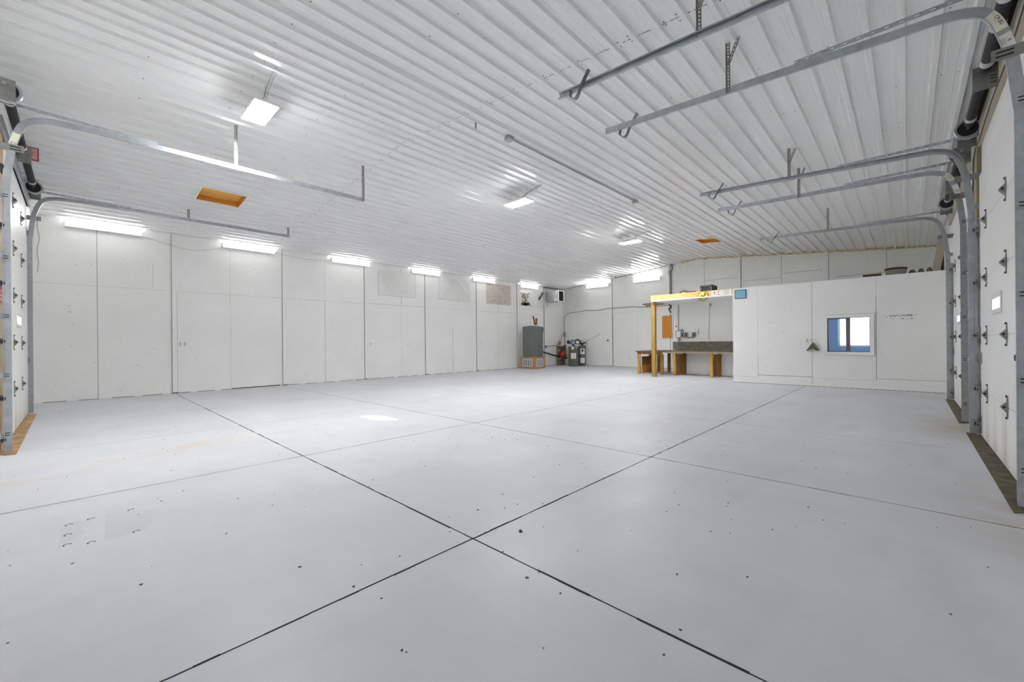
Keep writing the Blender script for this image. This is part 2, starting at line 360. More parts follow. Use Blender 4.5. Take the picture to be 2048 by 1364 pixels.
# ceiling: white ribbed steel liner, two slopes, with two attic openings
HA = (1.60, 2.32, 9.38, 10.06); HB = (13.16, 13.94, 4.15, 4.77)
def ceil_profile():
    ys = []
    def rib(y0): return [(y0-.034, 0), (y0-.021, -.034), (y0+.021, -.034), (y0+.034, 0)]
    def minor(y0): return [(y0-.008, 0), (y0-.003, -.0018), (y0+.003, -.0018), (y0+.008, 0)]
    base = 6.65 - .2286*40
    k = 0; pts = []
    while True:
        y = base + .2286*k; k += 1
        if y > YB: break
        for p in minor(y-.2286/3*2) + minor(y-.2286/3) + rib(y): pts.append(p)
    pts = [p for p in pts if YD < p[0] < YB] + [(YD, 0), (YB, 0)] + [(YR, 0)]
    for h in (HA, HB): pts += [(h[2], 0), (h[3], 0)]
    pts = sorted(set((round(a, 4), b) for a, b in pts)); out = []
    for a, b in pts:
        if out and abs(a - out[-1][0]) < 1e-4: continue
        out.append((a, b))
    return out
cp = ceil_profile(); xs = sorted({XL, XF, HA[0], HA[1], HB[0], HB[1], 3.66, 3.662, 8.52, 8.522})
ce = MB(); n = len(cp)
ce.v = [Vector((x, a, ceil_z(a) + b - (.002 if 3.661 < x < 8.521 else 0))) for x in xs for a, b in cp]
for i in range(len(xs)-1):
    for j in range(n-1):
        xm, ym = (xs[i]+xs[i+1])/2, (cp[j][0]+cp[j+1][0])/2
        if any(h[0] < xm < h[1] and h[2] < ym < h[3] for h in (HA, HB)): continue
        ce.f.append((i*n+j, i*n+j+1, (i+1)*n+j+1, (i+1)*n+j)); ce.mi.append(0)
ce.m(1)
def on_ceil(x, y, d=.0035): return Vector((x, y, ceil_z(y) - d))
def cstrip(x0, x1, y, w, d=.0035):
    ce.add([on_ceil(x0, y-w/2, d), on_ceil(x1, y-w/2, d), on_ceil(x1, y+w/2, d), on_ceil(x0, y+w/2, d)], [(0,1,2,3)])
for k in range(-9, 8):                                                       # side laps every fourth rib
    y = 6.65 + .9144*k + .034
    if YD+.1 < y < YB-.1: cstrip(XL, 3.66 if k % 2 else XF, y, .007 if k in (0, 1, -5) else .0045)
for xsm in (3.66, 8.52):                                                     # end laps: broken dark edge
    y = YD + .1
    while y < YB - .1:
        e = y + random.uniform(.02, .10)
        if random.random() < .75: ce.add([on_ceil(xsm-.004, y), on_ceil(xsm+.004, y), on_ceil(xsm+.004, e), on_ceil(xsm-.004, e)], [(0,1,2,3)])
        y = e + random.uniform(0, .03)
def screw(x, y, r=.006):
    c = on_ceil(x, y, 0)
    ce.add([c + Vector((r*math.cos(k*1.047), r*math.sin(k*1.047), -.004)) for k in range(6)] + [c + Vector((r*math.cos(k*1.047), r*math.sin(k*1.047), .001)) for k in range(6)],
           [tuple(range(6))] + [(k, (k+1) % 6, 6+(k+1) % 6, 6+k) for k in range(6)])
for j, xr in enumerate((.55, 1.45, 2.4, 3.62, 3.70, 4.9, 6.1, 7.3, 8.48, 8.56, 9.8, 11, 12.2, 13.4)):
    for k in range(-32, 26):
        y = 6.65 + .2286*k + (.05 if k % 2 else -.06)
        if YD+.05 < y < YB-.05 and random.random() < (.95 if j in (3, 4, 8, 9) else .65): screw(xr + random.uniform(-.02, .02), y, .0068)
struct(ce.build('ceiling', [CEIL, SCREW], origin=(0, 0, 0)))
# roof deck above the liner, so that the attic is dark
rf = MB(); rf.prism([(XL-.3, YD-.3, 4.6), (XL-.3, YR, 5.15), (XL-.3, YB+.3, 4.6), (XL-.3, YB+.3, 4.66), (XL-.3, YR, 5.21), (XL-.3, YD-.3, 4.66)], (XF-XL+.6, 0, 0))
struct(rf.build('roof', mat('roof_deck', (.3, .26, .2), .9), origin=(0, 0, 4.6)))

def seam(mb, axis, fixed, u0, z0, u1, z1, w=.006, d=.0012, side=-1):
    """thin board joint lying on a wall plane (axis: the plane's normal)"""
    lo = fixed; hi = fixed + side*d
    if abs(u1-u0) < 1e-6: a, b = (u0-w/2, z0), (u0+w/2, z1)
    else: a, b = (u0, z0-w/2), (u1, z1+w/2)
    if axis == 'y': mb.box((a[0], lo, a[1]), (b[0], hi, b[1]))
    else: mb.box((lo, a[0], a[1]), (hi, b[0], b[1]))

# back wall (long white board wall)
wb = MB(); wb.box((XL-.2, YB, -.1), (XF+.2, YB+.18, 4.62)); wb.m(1)
for x, z0, z1 in ((.29, 0, 3.75), (9.86, .02, 1.72), (7.65, 2.46, 3.7), (5.08, .02, 2.44), (12.29, 2.45, 2.95)): seam(wb, 'y', YB, x, z0, x, z1, .008)
wb.m(2)
for x, z0, z1 in ((2.70, .02, 3.7), (5.08, 2.44, 3.7), (7.65, .02, 2.4), (12.29, .02, 2.4), (14.5, .05, 3.6), (1.2, 2.45, 3.0)): seam(wb, 'y', YB, x, z0, x, z1, .006)
for x0, x1 in ((XL, .28), (.3, 1.5), (1.66, 2.69), (2.71, 3.9), (4.02, 6.3), (8.7, 11.0), (13.6, 15.3), (15.45, 16.8)): seam(wb, 'y', YB, x0, 2.417, x1, 2.417, .006)
wb.m(1); seam(wb, 'y', YB, 6.45, 2.43, 8.6, 2.43, .006); seam(wb, 'y', YB, 11.2, 2.42, 13.4, 2.42, .005)
for x in range(-1, 34): seam(wb, 'y', YB, x*.5, .006, x*.5+.5*random.uniform(.6, 1), .006, .012)
seam(wb, 'y', YB, 2.72, .014, 3.85, .014, .028)
wb.m(3)
for k in range(330):                                                         # nail heads, chips and scuffs in the paint
    x, z = random.uniform(XL, XF), random.uniform(.05, 3.6); wb.bbox((x, YB, z), (random.uniform(.004, .012), .001, random.uniform(.004, .011)))
for k in range(90):
    x, z = random.uniform(1, 14), random.uniform(.3, 1.3); wb.bbox((x, YB, z), (random.uniform(.02, .1), .0008, .004), (0, random.uniform(-.5, .5), 0))
wb.m(1); wb.box((15.3, YB-.05, 3.725), (XF, YB, 3.765))
struct(wb.build('wall_back', [WALL, SEAM, SEAML, mat('paint_chip', (.52, .50, .47), .9)], origin=(0, YB, 0)))
# battens on the back wall
tn = 1
for x in (1.575, 3.96, 6.36, 8.655, 11.10, 13.5, 15.39):
    t = MB(); t.box((x-.045, YB-.035, .03), (x+.045, YB, 3.77)); t.m(1); t.box((x-.052, YB-.02, .02), (x-.046, YB-.001, 3.76)); t.box((x+.046, YB-.02, .02), (x+.051, YB-.001, 2.4))
    t.m(2); t.box((x-.05, YB-.04, 0), (x+.06, YB, .028))
    struct(t.build('trim_%d' % tn, [TRIMW, SEAM, ROUGHW])); tn += 1

# far wall with an outside window into the office
OW = (-.45, 1.615, .905, 2.15)
def gable(mb, x0, x1, ya, yb, zb=-.1, top=.12):
    ys = [ya] + ([YR] if ya < YR < yb else []) + [yb]
    poly = [(x0, ya, zb), (x0, yb, zb)] + [(x0, y, ceil_z(y)+top) for y in reversed(ys)]
    mb.prism(poly, (x1-x0, 0, 0))
wf = MB(); gable(wf, XF, XF+.15, OW[1], YB+.15); gable(wf, XF, XF+.15, YD-.2, OW[0])
wf.box((XF, OW[0], -.1), (XF+.15, OW[1], OW[2])); wf.prism([(XF, OW[0], OW[3]), (XF, OW[1], OW[3]), (XF, OW[1], ceil_z(OW[1])+.1), (XF, OW[0], ceil_z(OW[0])+.1)], (.15, 0, 0))
wf.m(1)
for y, z0, z1 in ((9.70, .02, 2.42), (5.71, 2.6, 4.36), (4.42, 2.6, 4.25), (3.146, 2.6, 4.1), (.444, 2.6, 3.86), (1.86, 2.6, 3.5)): seam(wf, 'x', XF, y, z0, y, z1, .010)
for y0, y1, z in ((4.53, 5.70, 3.47), (3.15, 4.35, 3.31), (2.0, 3.12, 3.437), (.48, 1.65, 3.158)): seam(wf, 'x', XF, y0, z, y1, z, .009)
for k in range(60): seam(wf, 'x', XF, 6+k*.11, .008, 6+k*.11+.1, .008, .016)
y = 6.9
while y < YB:
    e = min(YB, y+random.uniform(.05, .2)); wf.prism([(XF-.012, y, ceil_z(y)-.035), (XF-.012, e, ceil_z(e)-.035), (XF-.012, e, ceil_z(e)-.015), (XF-.012, y, ceil_z(y)-.015)], (.012, 0, 0)); y = e
wf.m(2)
for y, z0, z1 in ((8.5, .02, 2.4), (11.6, .02, 2.5)): seam(wf, 'x', XF, y, z0, y, z1, .007)
for y0, y1, z in ((9.9, 11.8, 2.47), (8.2, 9.68, 2.42), (7.1, 8.0, 2.45)): seam(wf, 'x', XF, y0, z, y1, z, .008)
wf.m(3)
for k in range(90): wf.bbox((XF, random.uniform(7, 12.4), random.uniform(.1, 3.6)), (.001, random.uniform(.01, .05), random.uniform(.008, .03)))
struct(wf.build('wall_far', [WALL, SEAM, SEAML, mat('paint_chip', (.52, .50, .47), .9)], origin=(XF, YR, 0)))
for y in (9.79, 7.12, 4.47, 1.90):
    t = MB(); t.box((XF-.04, y-.05, .02), (XF, y+.05, ceil_z(y)-.03)); t.m(1); t.box((XF-.025, y-.058, .02), (XF-.001, y-.051, ceil_z(y)-.05))
    struct(t.build('trim_%d' % tn, [TRIMW, SEAM])); tn += 1
t = MB(); y = 6.6                                                            # spray foam bead under the ceiling
pts = []
while y > -.6: pts.append((XF-.02+random.uniform(-.01, .02), y, ceil_z(y)-.03+random.uniform(-.018, .015))); y -= .06
t.tube(pts, [random.uniform(.012, .032) for _ in pts], 7)
struct(t.build('trim_%d' % tn, FOAM, smooth=True)); tn += 1
w2 = MB(); x = XF+.04
for a, b in (((OW[0], OW[2]), (OW[0]+.05, OW[3])), ((OW[1]-.05, OW[2]), (OW[1], OW[3])), ((OW[0], OW[2]), (OW[1], OW[2]+.05)), ((OW[0], OW[3]-.05), (OW[1], OW[3]))): w2.box((x, a[0], a[1]), (x+.07, b[0], b[1]))
o = struct(w2.build('window_2', WHITEP)); MB().box((x+.03, OW[0], OW[2]), (x+.034, OW[1], OW[3])).build('pane', GLASS, o)

# left wall (overhead door opening)
wl = MB(); gable(wl, XL-.2, XL, YD-.2, 7.12); gable(wl, XL-.2, XL, 10.62, YB+.15)
wl.prism([(XL-.2, 7.12, 3.5), (XL-.2, 10.62, 3.5), (XL-.2, 10.62, ceil_z(10.62)+.12), (XL-.2, 7.12, ceil_z(7.12)+.12)], (.2, 0, 0))
struct(wl.build('wall_left', [WALL], origin=(XL, YR, 0)))
# right wall (two door openings, plain beyond)
wr = MB(); T = 3.9
for x0, x1, z0 in ((XL-.2, 4.45, -.1), (7.12, 8.36, -.1), (10.98, XF+.15, -.1), (4.45, 7.12, 2.94), (8.36, 10.98, 2.94)): wr.box((x0, YD-.2, z0), (x1, YD, T))
struct(wr.build('wall_right', [WALL], origin=(0, YD, 0)))
t = MB(); t.box((2.4, -.655, 3.44), (12.3, -.615, 3.66)); t.m(1); t.box((2.4, -.612, 3.655), (12.3, -.606, 3.672))
struct(t.build('trim_%d' % tn, [CREAM, HOLE])); tn += 1                      # header board
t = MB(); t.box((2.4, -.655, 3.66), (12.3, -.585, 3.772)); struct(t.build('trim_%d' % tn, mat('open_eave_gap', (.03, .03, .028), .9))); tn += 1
for x0, x1 in ((7.50, 7.66), (7.70, 7.78), (7.82, 8.00)):                    # bare studs between the two right doors
    t = MB(); t.box((x0, -.655, 0), (x1, -.62, 3.44)); struct(t.build('trim_%d' % tn, ROUGHW if x0 != 7.70 else CREAM)); tn += 1
# thresholds
def plank(poly, m):
    global tn
    t = MB(); t.prism([(x, y, 0) for x, y in poly], (0, 0, .006)); struct(t.build('trim_%d' % tn, m)); tn += 1
plank([(7.36, -.50), (7.30, -.655), (4.40, -.655), (4.20, -.53), (4.17, -.49)], PLANKR)
plank([(11.16, -.505), (11.1, -.655), (8.30, -.655), (8.16, -.55), (8.12, -.49)], PLANKR)
plank([(-.455, 6.78), (-.49, 10.60), (-.63, 10.55), (-.63, 6.95), (-.53, 6.80)], PLANKL)

# office: white partition with sliding window, alcove wall, roof
XP, XA, YP, YA, ZP = 12.36, 14.2, 3.45, 5.87, 2.55
PW = (.615, 1.385, .845, 1.645)                                              # window opening (y0, y1, z0, z1)
pa = MB()
for a, b in (((YD, -.1), (PW[0], ZP)), ((PW[1], -.1), (YP, ZP)), ((PW[0], -.1), (PW[1], PW[2])), ((PW[0], PW[3]), (PW[1], ZP))): pa.box((XP, a[0], a[1]), (XP+.05, b[0], b[1]))
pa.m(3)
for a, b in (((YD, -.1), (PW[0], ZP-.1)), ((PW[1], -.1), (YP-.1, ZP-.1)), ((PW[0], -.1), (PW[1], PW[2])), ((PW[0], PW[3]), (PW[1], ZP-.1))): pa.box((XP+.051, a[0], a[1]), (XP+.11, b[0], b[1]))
pa.m(1)
seam(pa, 'x', XP, 1.684, .03, 1.684, ZP, .007); seam(pa, 'x', XP, .508, .21, .508, 2.1, .008); seam(pa, 'x', XP, 2.85, .19, 2.85, .7, .006)
seam(pa, 'x', XP, 1.69, .235, 2.85, .215, .010); seam(pa, 'x', XP, .51, .21, 1.66, .20, .007)
for k in range(40): seam(pa, 'x', XP, YD+k*.103, .006, YD+k*.103+.09, .006, .011)
pa.m(2); seam(pa, 'x', XP, .508, 2.1, .508, ZP, .006); seam(pa, 'x', XP, 2.85, .7, 2.85, 2.5, .005); seam(pa, 'x', XP, 2.86, .17, YP, .17, .007); seam(pa, 'x', XP, -.6, .26, .5, .24, .006)
pa.m(4)
for k in range(190): pa.bbox((XP, random.uniform(YD, YP), random.uniform(.05, ZP-.05)), (.001, random.uniform(.004, .013), random.uniform(.004, .012)))
pa.m(5)
for k in range(60): pa.bbox((XP, random.gauss(.08, .13), 1.645+random.gauss(0, .012)), (.001, random.uniform(.008, .03), random.uniform(.004, .013)), (random.uniform(-.5, .5), 0, 0))
for k in range(16): pa.bbox((XP, random.gauss(.05, .17), 1.575+random.gauss(0, .008)), (.001, random.uniform(.01, .05), .005))
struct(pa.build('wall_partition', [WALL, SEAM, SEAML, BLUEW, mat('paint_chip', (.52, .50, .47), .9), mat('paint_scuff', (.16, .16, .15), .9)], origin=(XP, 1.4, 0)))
al = MB(); al.box((XA, YP, -.1), (XA+.1, YA, 2.42)); al.box((XA, YA-.02, -.1), (XF, YA+.02, 2.42)); al.box((XP+.12, YP-.05, -.1), (XA, YP, 2.42))
al.m(1); seam(al, 'x', XA, 4.66, 1.16, 4.66, 2.36, .006); seam(al, 'x', XA, 5.12, 1.3, 5.12, 1.56, .006)
for k in range(24): seam(al, 'x', XA, YP+k*.1, .008, YP+k*.1+.09, .008, .016)
struct(al.build('wall_alcove', [WALL, SEAM], origin=(XA, 4.6, 0)))
oc = MB(); oc.box((XP+.05, YD, 2.47), (XF, YP, 2.50)); oc.box((12.56, YP, 2.385), (XF, YA, 2.42))
struct(oc.build('ceiling_office', [WALL], origin=(14, 2, 2.4)))
bl = MB()                                                                    # office inside faces, blue daylight cast put into their colour
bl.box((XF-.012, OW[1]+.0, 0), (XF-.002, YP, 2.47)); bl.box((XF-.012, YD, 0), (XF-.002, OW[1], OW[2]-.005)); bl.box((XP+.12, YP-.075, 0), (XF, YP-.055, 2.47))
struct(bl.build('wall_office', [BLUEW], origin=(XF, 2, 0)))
# window_1 : white casing, dark sliding frame
w1 = MB(); y0, y1, z0, z1 = PW; x = XP-.045
for a, b in (((y0-.075, z0), (y0, z1)), ((y1, z0), (y1+.04, z1)), ((y0-.075, z0-.075), (y1+.04, z0)), ((y0-.075, z1), (y1+.04, z1+.075))): w1.box((x, a[0], a[1]), (XP+.12, b[0], b[1]))
w1.m(1)
for a, b in (((y0-.081, z0-.081), (y0-.0755, z1+.081)), ((y1+.0405, z0-.081), (y1+.046, z1+.081)), ((y0-.081, z0-.081), (y1+.046, z0-.0755)), ((y0-.081, z1+.0755), (y1+.046, z1+.081))): w1.box((XP-.004, a[0], a[1]), (XP-.0002, b[0], b[1]))  # dark outline strips: painted shade line along the casing edge
o = struct(w1.build('window_1', [TRIMW, SEAM]))
SASH = mat('bronze_sash', (.13, .13, .14), .5, .3)
s = MB(); ym = 1.0
for a, b in (((y1-.025, z0), (y1, z1)), ((ym-.04, z0), (ym+.04, z1)), ((ym, z0), (y1, z0+.022)), ((ym, z1-.03), (y1, z1))): s.box((XP+.0, a[0], a[1]), (XP+.03, b[0], b[1]))
s.build('sash', SASH, o)
s = MB()
for a, b in (((y0, z0), (y0+.012, z1)), ((y0, z0), (ym, z0+.012)), ((y0, z1-.012), (ym, z1))): s.box((XP+.035, a[0], a[1]), (XP+.06, b[0], b[1]))
s.build('fixed_frame', SASH, o)
MB().box((XP+.013, ym, z0), (XP+.017, y1, z1)).build('pane', GLASS, o); MB().box((XP+.045, y0, z0), (XP+.049, ym, z1)).build('pane', GLASS, o)
# bare trees outside the office window
for i, (tx, ty) in enumerate(((27, .9), (33, 2.6))):
    t = MB(); rnd = random.Random(i+3)
    def limb(p, d, L, r, lev):
        q = p + d*L; t.tube([p, p + d*L*.5 + Vector((rnd.uniform(-.05, .05), rnd.uniform(-.05, .05), 0)), q], [r, r*.85, r*.65], 6)
        if lev < 4:
            for _ in range(3): limb(q if rnd.random() < .6 else p + d*L*.7, (d + Vector((rnd.uniform(-.7, .7), rnd.uniform(-.7, .7), rnd.uniform(0, .4)))).normalized(), L*.68, r*.55, lev+1)
    limb(Vector((tx, ty, -.2)), Vector((0, .05, 1)).normalized(), 2.2, .12, 0)
    tag(t.build('bare_tree', mat('pale_bark', (.62, .60, .58), .9)), ('bare pale tree just outside the office window', 'bare pale tree standing farther off beyond the office window')[i], 'tree')

# ================================================================ OVERHEAD DOORS
class Side:
    """u runs along the wall, n into the room, z up"""
    def __init__(s, kind): s.k = kind
    def P(s, u, n, z): return (u, YD+n, z) if s.k == 'R' else (XL+n, u, z)
    def box(s, mb, a, b): return mb.box(s.P(*a), s.P(*b))
    def U(s): return Vector((1, 0, 0)) if s.k == 'R' else Vector((0, 1, 0))
    def N(s): return Vector((0, 1, 0)) if s.k == 'R' else Vector((1, 0, 0))
SR, SL = Side('R'), Side('L')
def overhead_door(name, S, u0, u1, joints, top, win, cols, label, seal_u, stile=None):
    root = struct(tag(thing(name, label, 'garage door', S.P((u0+u1)/2, .02, 0)), label, 'garage door'))
    zs = [.012] + joints + [top]
    for i in range(len(zs)-1):
        a, b = zs[i]+.0025, zs[i+1]-.0025; m = MB()
        if win and a < win[2] < b:
            for p, q in (((u0, a), (u1, win[2])), ((u0, win[3]), (u1, b)), ((u0, win[2]), (win[0], win[3])), ((win[1], win[2]), (u1, win[3]))): S.box(m, (p[0], 0, p[1]), (q[0], .045, q[1]))
        else: S.box(m, (u0, 0, a), (u1, .045, b))
        m.build('door_section', DOORS if i < 1 else DOORW, root)
    for z in joints:
        m = MB(); S.box(m, (u0+.01, .004, z-.004), (u1-.01, .040, z+.004)); m.build('joint_seal', SEAML, root)
    if win:
        m = MB(); f = .045
        for p, q in (((win[0]-f, win[2]-f), (win[0], win[3]+f)), ((win[1], win[2]-f), (win[1]+f, win[3]+f)), ((win[0], win[2]-f), (win[1], win[2])), ((win[0], win[3]), (win[1], win[3]+f))): S.box(m, (p[0], .045, p[1]), (q[0], .054, q[1]))
        fr = m.build('window_frame', mat('window_surround', (.66, .65, .62), .5), root, bevel=.003)
        m = MB(); S.box(m, (win[0], .02, win[2]), (win[1], .024, win[3])); m.build('pane', GLASS, fr)
    for u in cols:
        for z in joints:
            m = MB(); w = .028
            S.box(m, (u-.012, .045, z-.10), (u+.012, .052, z+.10))
            m.prism([S.P(u-w, .047, z-.055), S.P(u-w, .080, z-.012), S.P(u-w, .088, z+.002), S.P(u-w, .080, z+.014), S.P(u-w, .047, z+.050)], S.U()*2*w)
            m.m(1); m.tube([S.P(u-w-.004, .068, z+.002), S.P(u+w+.004, .068, z+.002)], .010, 8)
            m.tube([S.P(u, .050, z-.092), S.P(u, .058, z-.092)], .010, 6); m.tube([S.P(u, .050, z+.092), S.P(u, .058, z+.092)], .010, 6)
            m.build('hinge', [GALVD, HOLE], root)
    for u, sg in ((u0+.03, 1), (u1-.03, -1)):
        for z in [.14] + joints:
            m = MB(); S.box(m, (u-.025, .045, z-.10), (u+.025, .049, z+.10)); S.box(m, (u-.022, .049, z-.03), (u+.022, .085, z+.035)); m.m(1)
            m.tube([S.P(u+sg*.05, .075, z), S.P(u-sg*.055, .075, z)], .007, 8); m.tube([S.P(u-sg*.035, .075, z), S.P(u-sg*.058, .075, z)], .022, 10)
            m.build('roller_hinge', [GALVD, DARKIRON], root)
    m = MB(); S.box(m, (u0, .002, 0), (u1, .043, .014)); m.build('bottom_seal', BLACK, root)
    if seal_u:
        m = MB(); pts = [S.P(seal_u+.004*math.sin(k*1.7), .058+.003*math.sin(k), .98-k*.045) for k in range(21)]
        m.tube(pts, [.009 + .005*(k % 7 == 6) for k in range(21)], 7); m.tube([S.P(seal_u, .05, .985), S.P(seal_u, .085, .985)], .024, 10)
        m.build('hanging_cord', BLACK, root)
    # side lock on the far edge
    u = u1-.10; m = MB(); S.box(m, (u-.05, .045, .84), (u+.04, .052, .97)); m.m(1); S.box(m, (u-.02, .052, .86), (u+.02, .066, .945)); m.tube([S.P(u-.03, .06, .875), S.P(u+.11, .06, .875)], .008, 8)
    m.build('side_lock', [GALV, GALVD], root)
    if stile:
        m = MB(); edge = [0] + joints + [top]
        for i in range(len(edge)-1): S.box(m, (stile[0], .046, edge[i]+.012), (stile[1], .056, edge[i+1]-.012))
        m.m(1); S.box(m, (stile[0], .0455, 0), (stile[1], .047, top)); m.build('end_stile', [TAN, HOLE], root)
        m = MB()
        for z in joints: S.box(m, (stile[1]-.05, .056, z-.13), (stile[1]-.02, .060, z+.12)); S.box(m, (stile[0], .056, z-.010), (stile[1]-.02, .070, z+.012))
        m.build('end_hinge', DARKIRON, root)
        m = MB(); S.box(m, (stile[0]-.02, .0565, 1.60), (stile[1]-.13, .0585, 1.80)); st = m.build('warning_sticker', [RED], root)
        m = MB()
        for k, (a, b) in enumerate(((.02, .16), (.04, .17), (.02, .12))): S.box(m, (stile[0]+a, .0587, 1.635+.045*k), (stile[0]+b, .0592, 1.655+.045*k))
        m.build('sticker_print', REDL, st)
    return root
JR = [.545, 1.165, 1.780, 2.395]; JL = [.58, 1.19, 1.81, 2.43, 3.06]
overhead_door('door_1', SL, 6.98, 10.80, JL, 3.60, (8.86, 9.47, 1.452, 1.560), (8.50, 9.62), 'white sectional overhead door on the left wall with one small window', None, (6.96, 7.40))
overhead_door('door_2', SR, 4.33, 7.21, JR, 3.00, (5.72, 6.20, 1.41, 1.51), (5.43, 6.64), 'near white sectional overhead door on the right wall with rusty streaks', 4.78)
overhead_door('door_3', SR, 8.24, 11.06, JR, 3.00, (9.66, 10.16, 1.41, 1.51), (9.49, 10.50), 'second white sectional overhead door on the right wall beside the partition', 8.66)
t = MB(); SL.box(t, (7.0, .046, 3.50), (10.75, .060, 3.62)); SL.box(t, (7.0, .046, 3.50), (10.75, .085, 3.506)); SL.box(t, (7.0, .046, 3.614), (10.75, .085, 3.62))
t.build('top_strut', GALV, bpy.data.objects['door_1'])

# ---------------------------------------------------------------- tracks
def door_track(S, u, sg, zt, u_end, z_end, label, floor=True, bumper=True, strap_n=(1.80,), wide=1, stickers=(), nb=.105, ang=True, brk=(.26, .85, 1.42, 2.01, 2.70)):
    """u: web position, sg: side the door is on, zt: height of the level part where it begins"""
    root = thing('door_track', label, 'door track', S.P(u, nb, 0), 'overhead door tracks')
    q = lambda n, z: Vector(S.P(u, n, z))
    low = zt-.80
    arc = smooth_path([q(nb, low), q(nb+.036, zt-.445), q(nb+.062, zt-.30), q(nb+.112, zt-.145), q(nb+.182, zt-.062), q(nb+.300, zt-.016), q(nb+.430, zt-.002), q(nb+.62, zt+.008)], 5)
    h, w, th = .031, .024, .0025
    sec = [(0,-h),(sg*w,-h),(sg*w,-h+.010),(sg*(w-th),-h+.010),(sg*(w-th),-h+th),(sg*th,-h+th),(sg*th,h-th),(sg*(w-th),h-th),(sg*(w-th),h-.010),(sg*w,h-.010),(sg*w,h),(0,h)]
    B = Vector((1,0,0)) if S.k == 'R' else Vector((0,-1,0))
    if S.k == 'L': sec = [(-a, b) for a, b in sec]
    MB().sweep(arc + [q(u_end, z_end)], sec, B).build('curved_rail', GALV, root)
    if floor:
        MB().sweep([q(nb, .02), q(nb, low-.002)], sec, B).build('upright_rail', GALV, root)
        m = MB(); a = u - sg*.008; side_n = .01 if u != 6.96 else nb-.026
        S.box(m, (a, side_n, .02), (a-sg*.003, nb-.02, low-.1)); side_n < .02 and S.box(m, (a, .003, .02), (a-sg*.05, .008, low-.1)); m.build('wall_angle', GALV, root)
        for z in list(brk):
            m = MB(); S.box(m, (u-sg*.002, nb-.03, z-.03), (u-sg*.006, nb+.026, z+.03)); S.box(m, (u-sg*.004, nb-.032, z-.03), (u-sg*.13, nb-.028, z+.03)); S.box(m, (u-sg*.126, .002, z-.03), (u-sg*.13, nb-.03, z+.03)); m.m(1)
            for dz in (-.012, .012): S.box(m, (u-sg*.0062, nb-.02, z+dz-.004), (u-sg*.007, nb+.015, z+dz+.004))
            m.build('track_bracket', [GALV, HOLE], root)
        z = zt-.40; m = MB(); S.box(m, (u-sg*.003, -.0, z-.038), (u-sg*.008, nb+.13, z+.038)); m.m(1)
        for dz in (-.015, .013): S.box(m, (u-sg*.0082, nb+.03, z+dz-.005), (u-sg*.009, nb+.11, z+dz+.005))
        m.build('flag_bracket', [GALVD, HOLE], root)
    if ang:
        zz = lambda n: zt + .008 + (z_end-zt-.008)*(n-nb-.62)/(u_end-nb-.62)
        m = MB(); m.perf(q(.02, zt+.075), q(1.35, zz(1.35)+.042), (0, 0, 1), .034, .3, .08); m.build('top_angle', GALV, root)
    for sn in strap_n[::-1]:
        zr = z_end - (u_end-sn)*(z_end-zt)/(u_end-.6); p = q(sn, zr-.02)
        topz = ceil_z(p.y if S.k == 'R' else u) - .003
        m = MB(); side = S.N(); m.perf(p - S.U()*sg*.004, Vector((p.x, p.y, topz)) - S.U()*sg*.004, side, .036, .5, .03)
        m.perf(p + side*.018 - S.U()*sg*.004, Vector((p.x, p.y, topz)) + side*.018 - S.U()*sg*.004, S.U(), .030, .5, .03); m.build('hanger_strap', GALVD, root)
    if wide:
        m = MB(); e = Vector((p.x, p.y, topz)) - side*.10 - S.U()*.03*wide; m.perf(p*.45 + Vector((p.x, p.y, topz))*.55 - S.U()*sg*.006, e, side, .034, .5, .03); m.build('brace_strap', GALVD, root)
    if bumper:
        pts = smooth_path([q(u_end-.38, z_end+.085), q(u_end-.29, z_end-.035), q(u_end-.255, z_end-.105), q(u_end-.215, z_end-.130), q(u_end-.165, z_end-.085), q(u_end-.172, z_end-.025)], 5)
        MB().sweep([x + S.U()*sg*.045 for x in pts], [(-.022, -.003), (.022, -.003), (.022, .003), (-.022, .003)], B).build('bumper_spring', GALVD, root)
    for (i0, i1, txt, col) in stickers:
        m = MB(); off = -S.U()*sg*.0025; vs = []
        for i in range(i0, i1+1):
            tt = (arc[i+1]-arc[i-1]).normalized(); nn = tt.cross(S.U()).normalized(); vs += [arc[i] + off - nn*.028, arc[i] + off + nn*.028]
        m.add(vs, [(2*k, 2*k+1, 2*k+3, 2*k+2) for k in range(i1-i0)]); st = m.build('label_sticker', col, root)
        mid = (i0+i1)//2; tt = (arc[i1]-arc[i0]).normalized(); up = tt.cross(S.U()).normalized(); off *= 3
        if S.k == 'R': tt = -tt; up = up if up.dot(Vector((0,0,1))) > 0 else -up
        else: up = up if up.dot(Vector((0,0,1))) > 0 else -up
        if (tt.cross(up)).dot(-S.U()*sg) < 0: tt = -tt
        text_mesh(txt[0], .027, arc[mid] + off*2.2 + up*.006, tt, up, 'printed_code', INK, st)
        m = MB(); c = arc[mid] + off*2.2
        for k in range(txt[1]): a = c - up*(.010+.006*k); m.bar(a - tt*.025, a + tt*(.012+.01*(k % 2)), .0006, .002, up)
        m.build('small_print', INKG, st)
    return root
LAB = 'galvanized overhead door track '
PAPY = mat('label_paper_cream', (.80, .78, .68), .6); PAPR = mat('label_paper_white', (.82, .79, .76), .6)
door_track(SL, 6.96, 1, 3.675, 4.15, 3.685, LAB + 'nearest on the left, beside the tan door edge', bumper=False, strap_n=(2.21, 4.13), wide=0, stickers=((5, 12, ('8', 4), PAPY),), nb=.106, brk=(.2, .83, 1.46, 2.09, 2.75))
door_track(SL, 10.72, -1, 3.715, 4.14, 3.72, LAB + 'on the left, passing before the wall tube lights', bumper=False, strap_n=(2.22, 4.12), wide=0, nb=.075, brk=(.35, .95, 1.6, 2.2, 2.8))
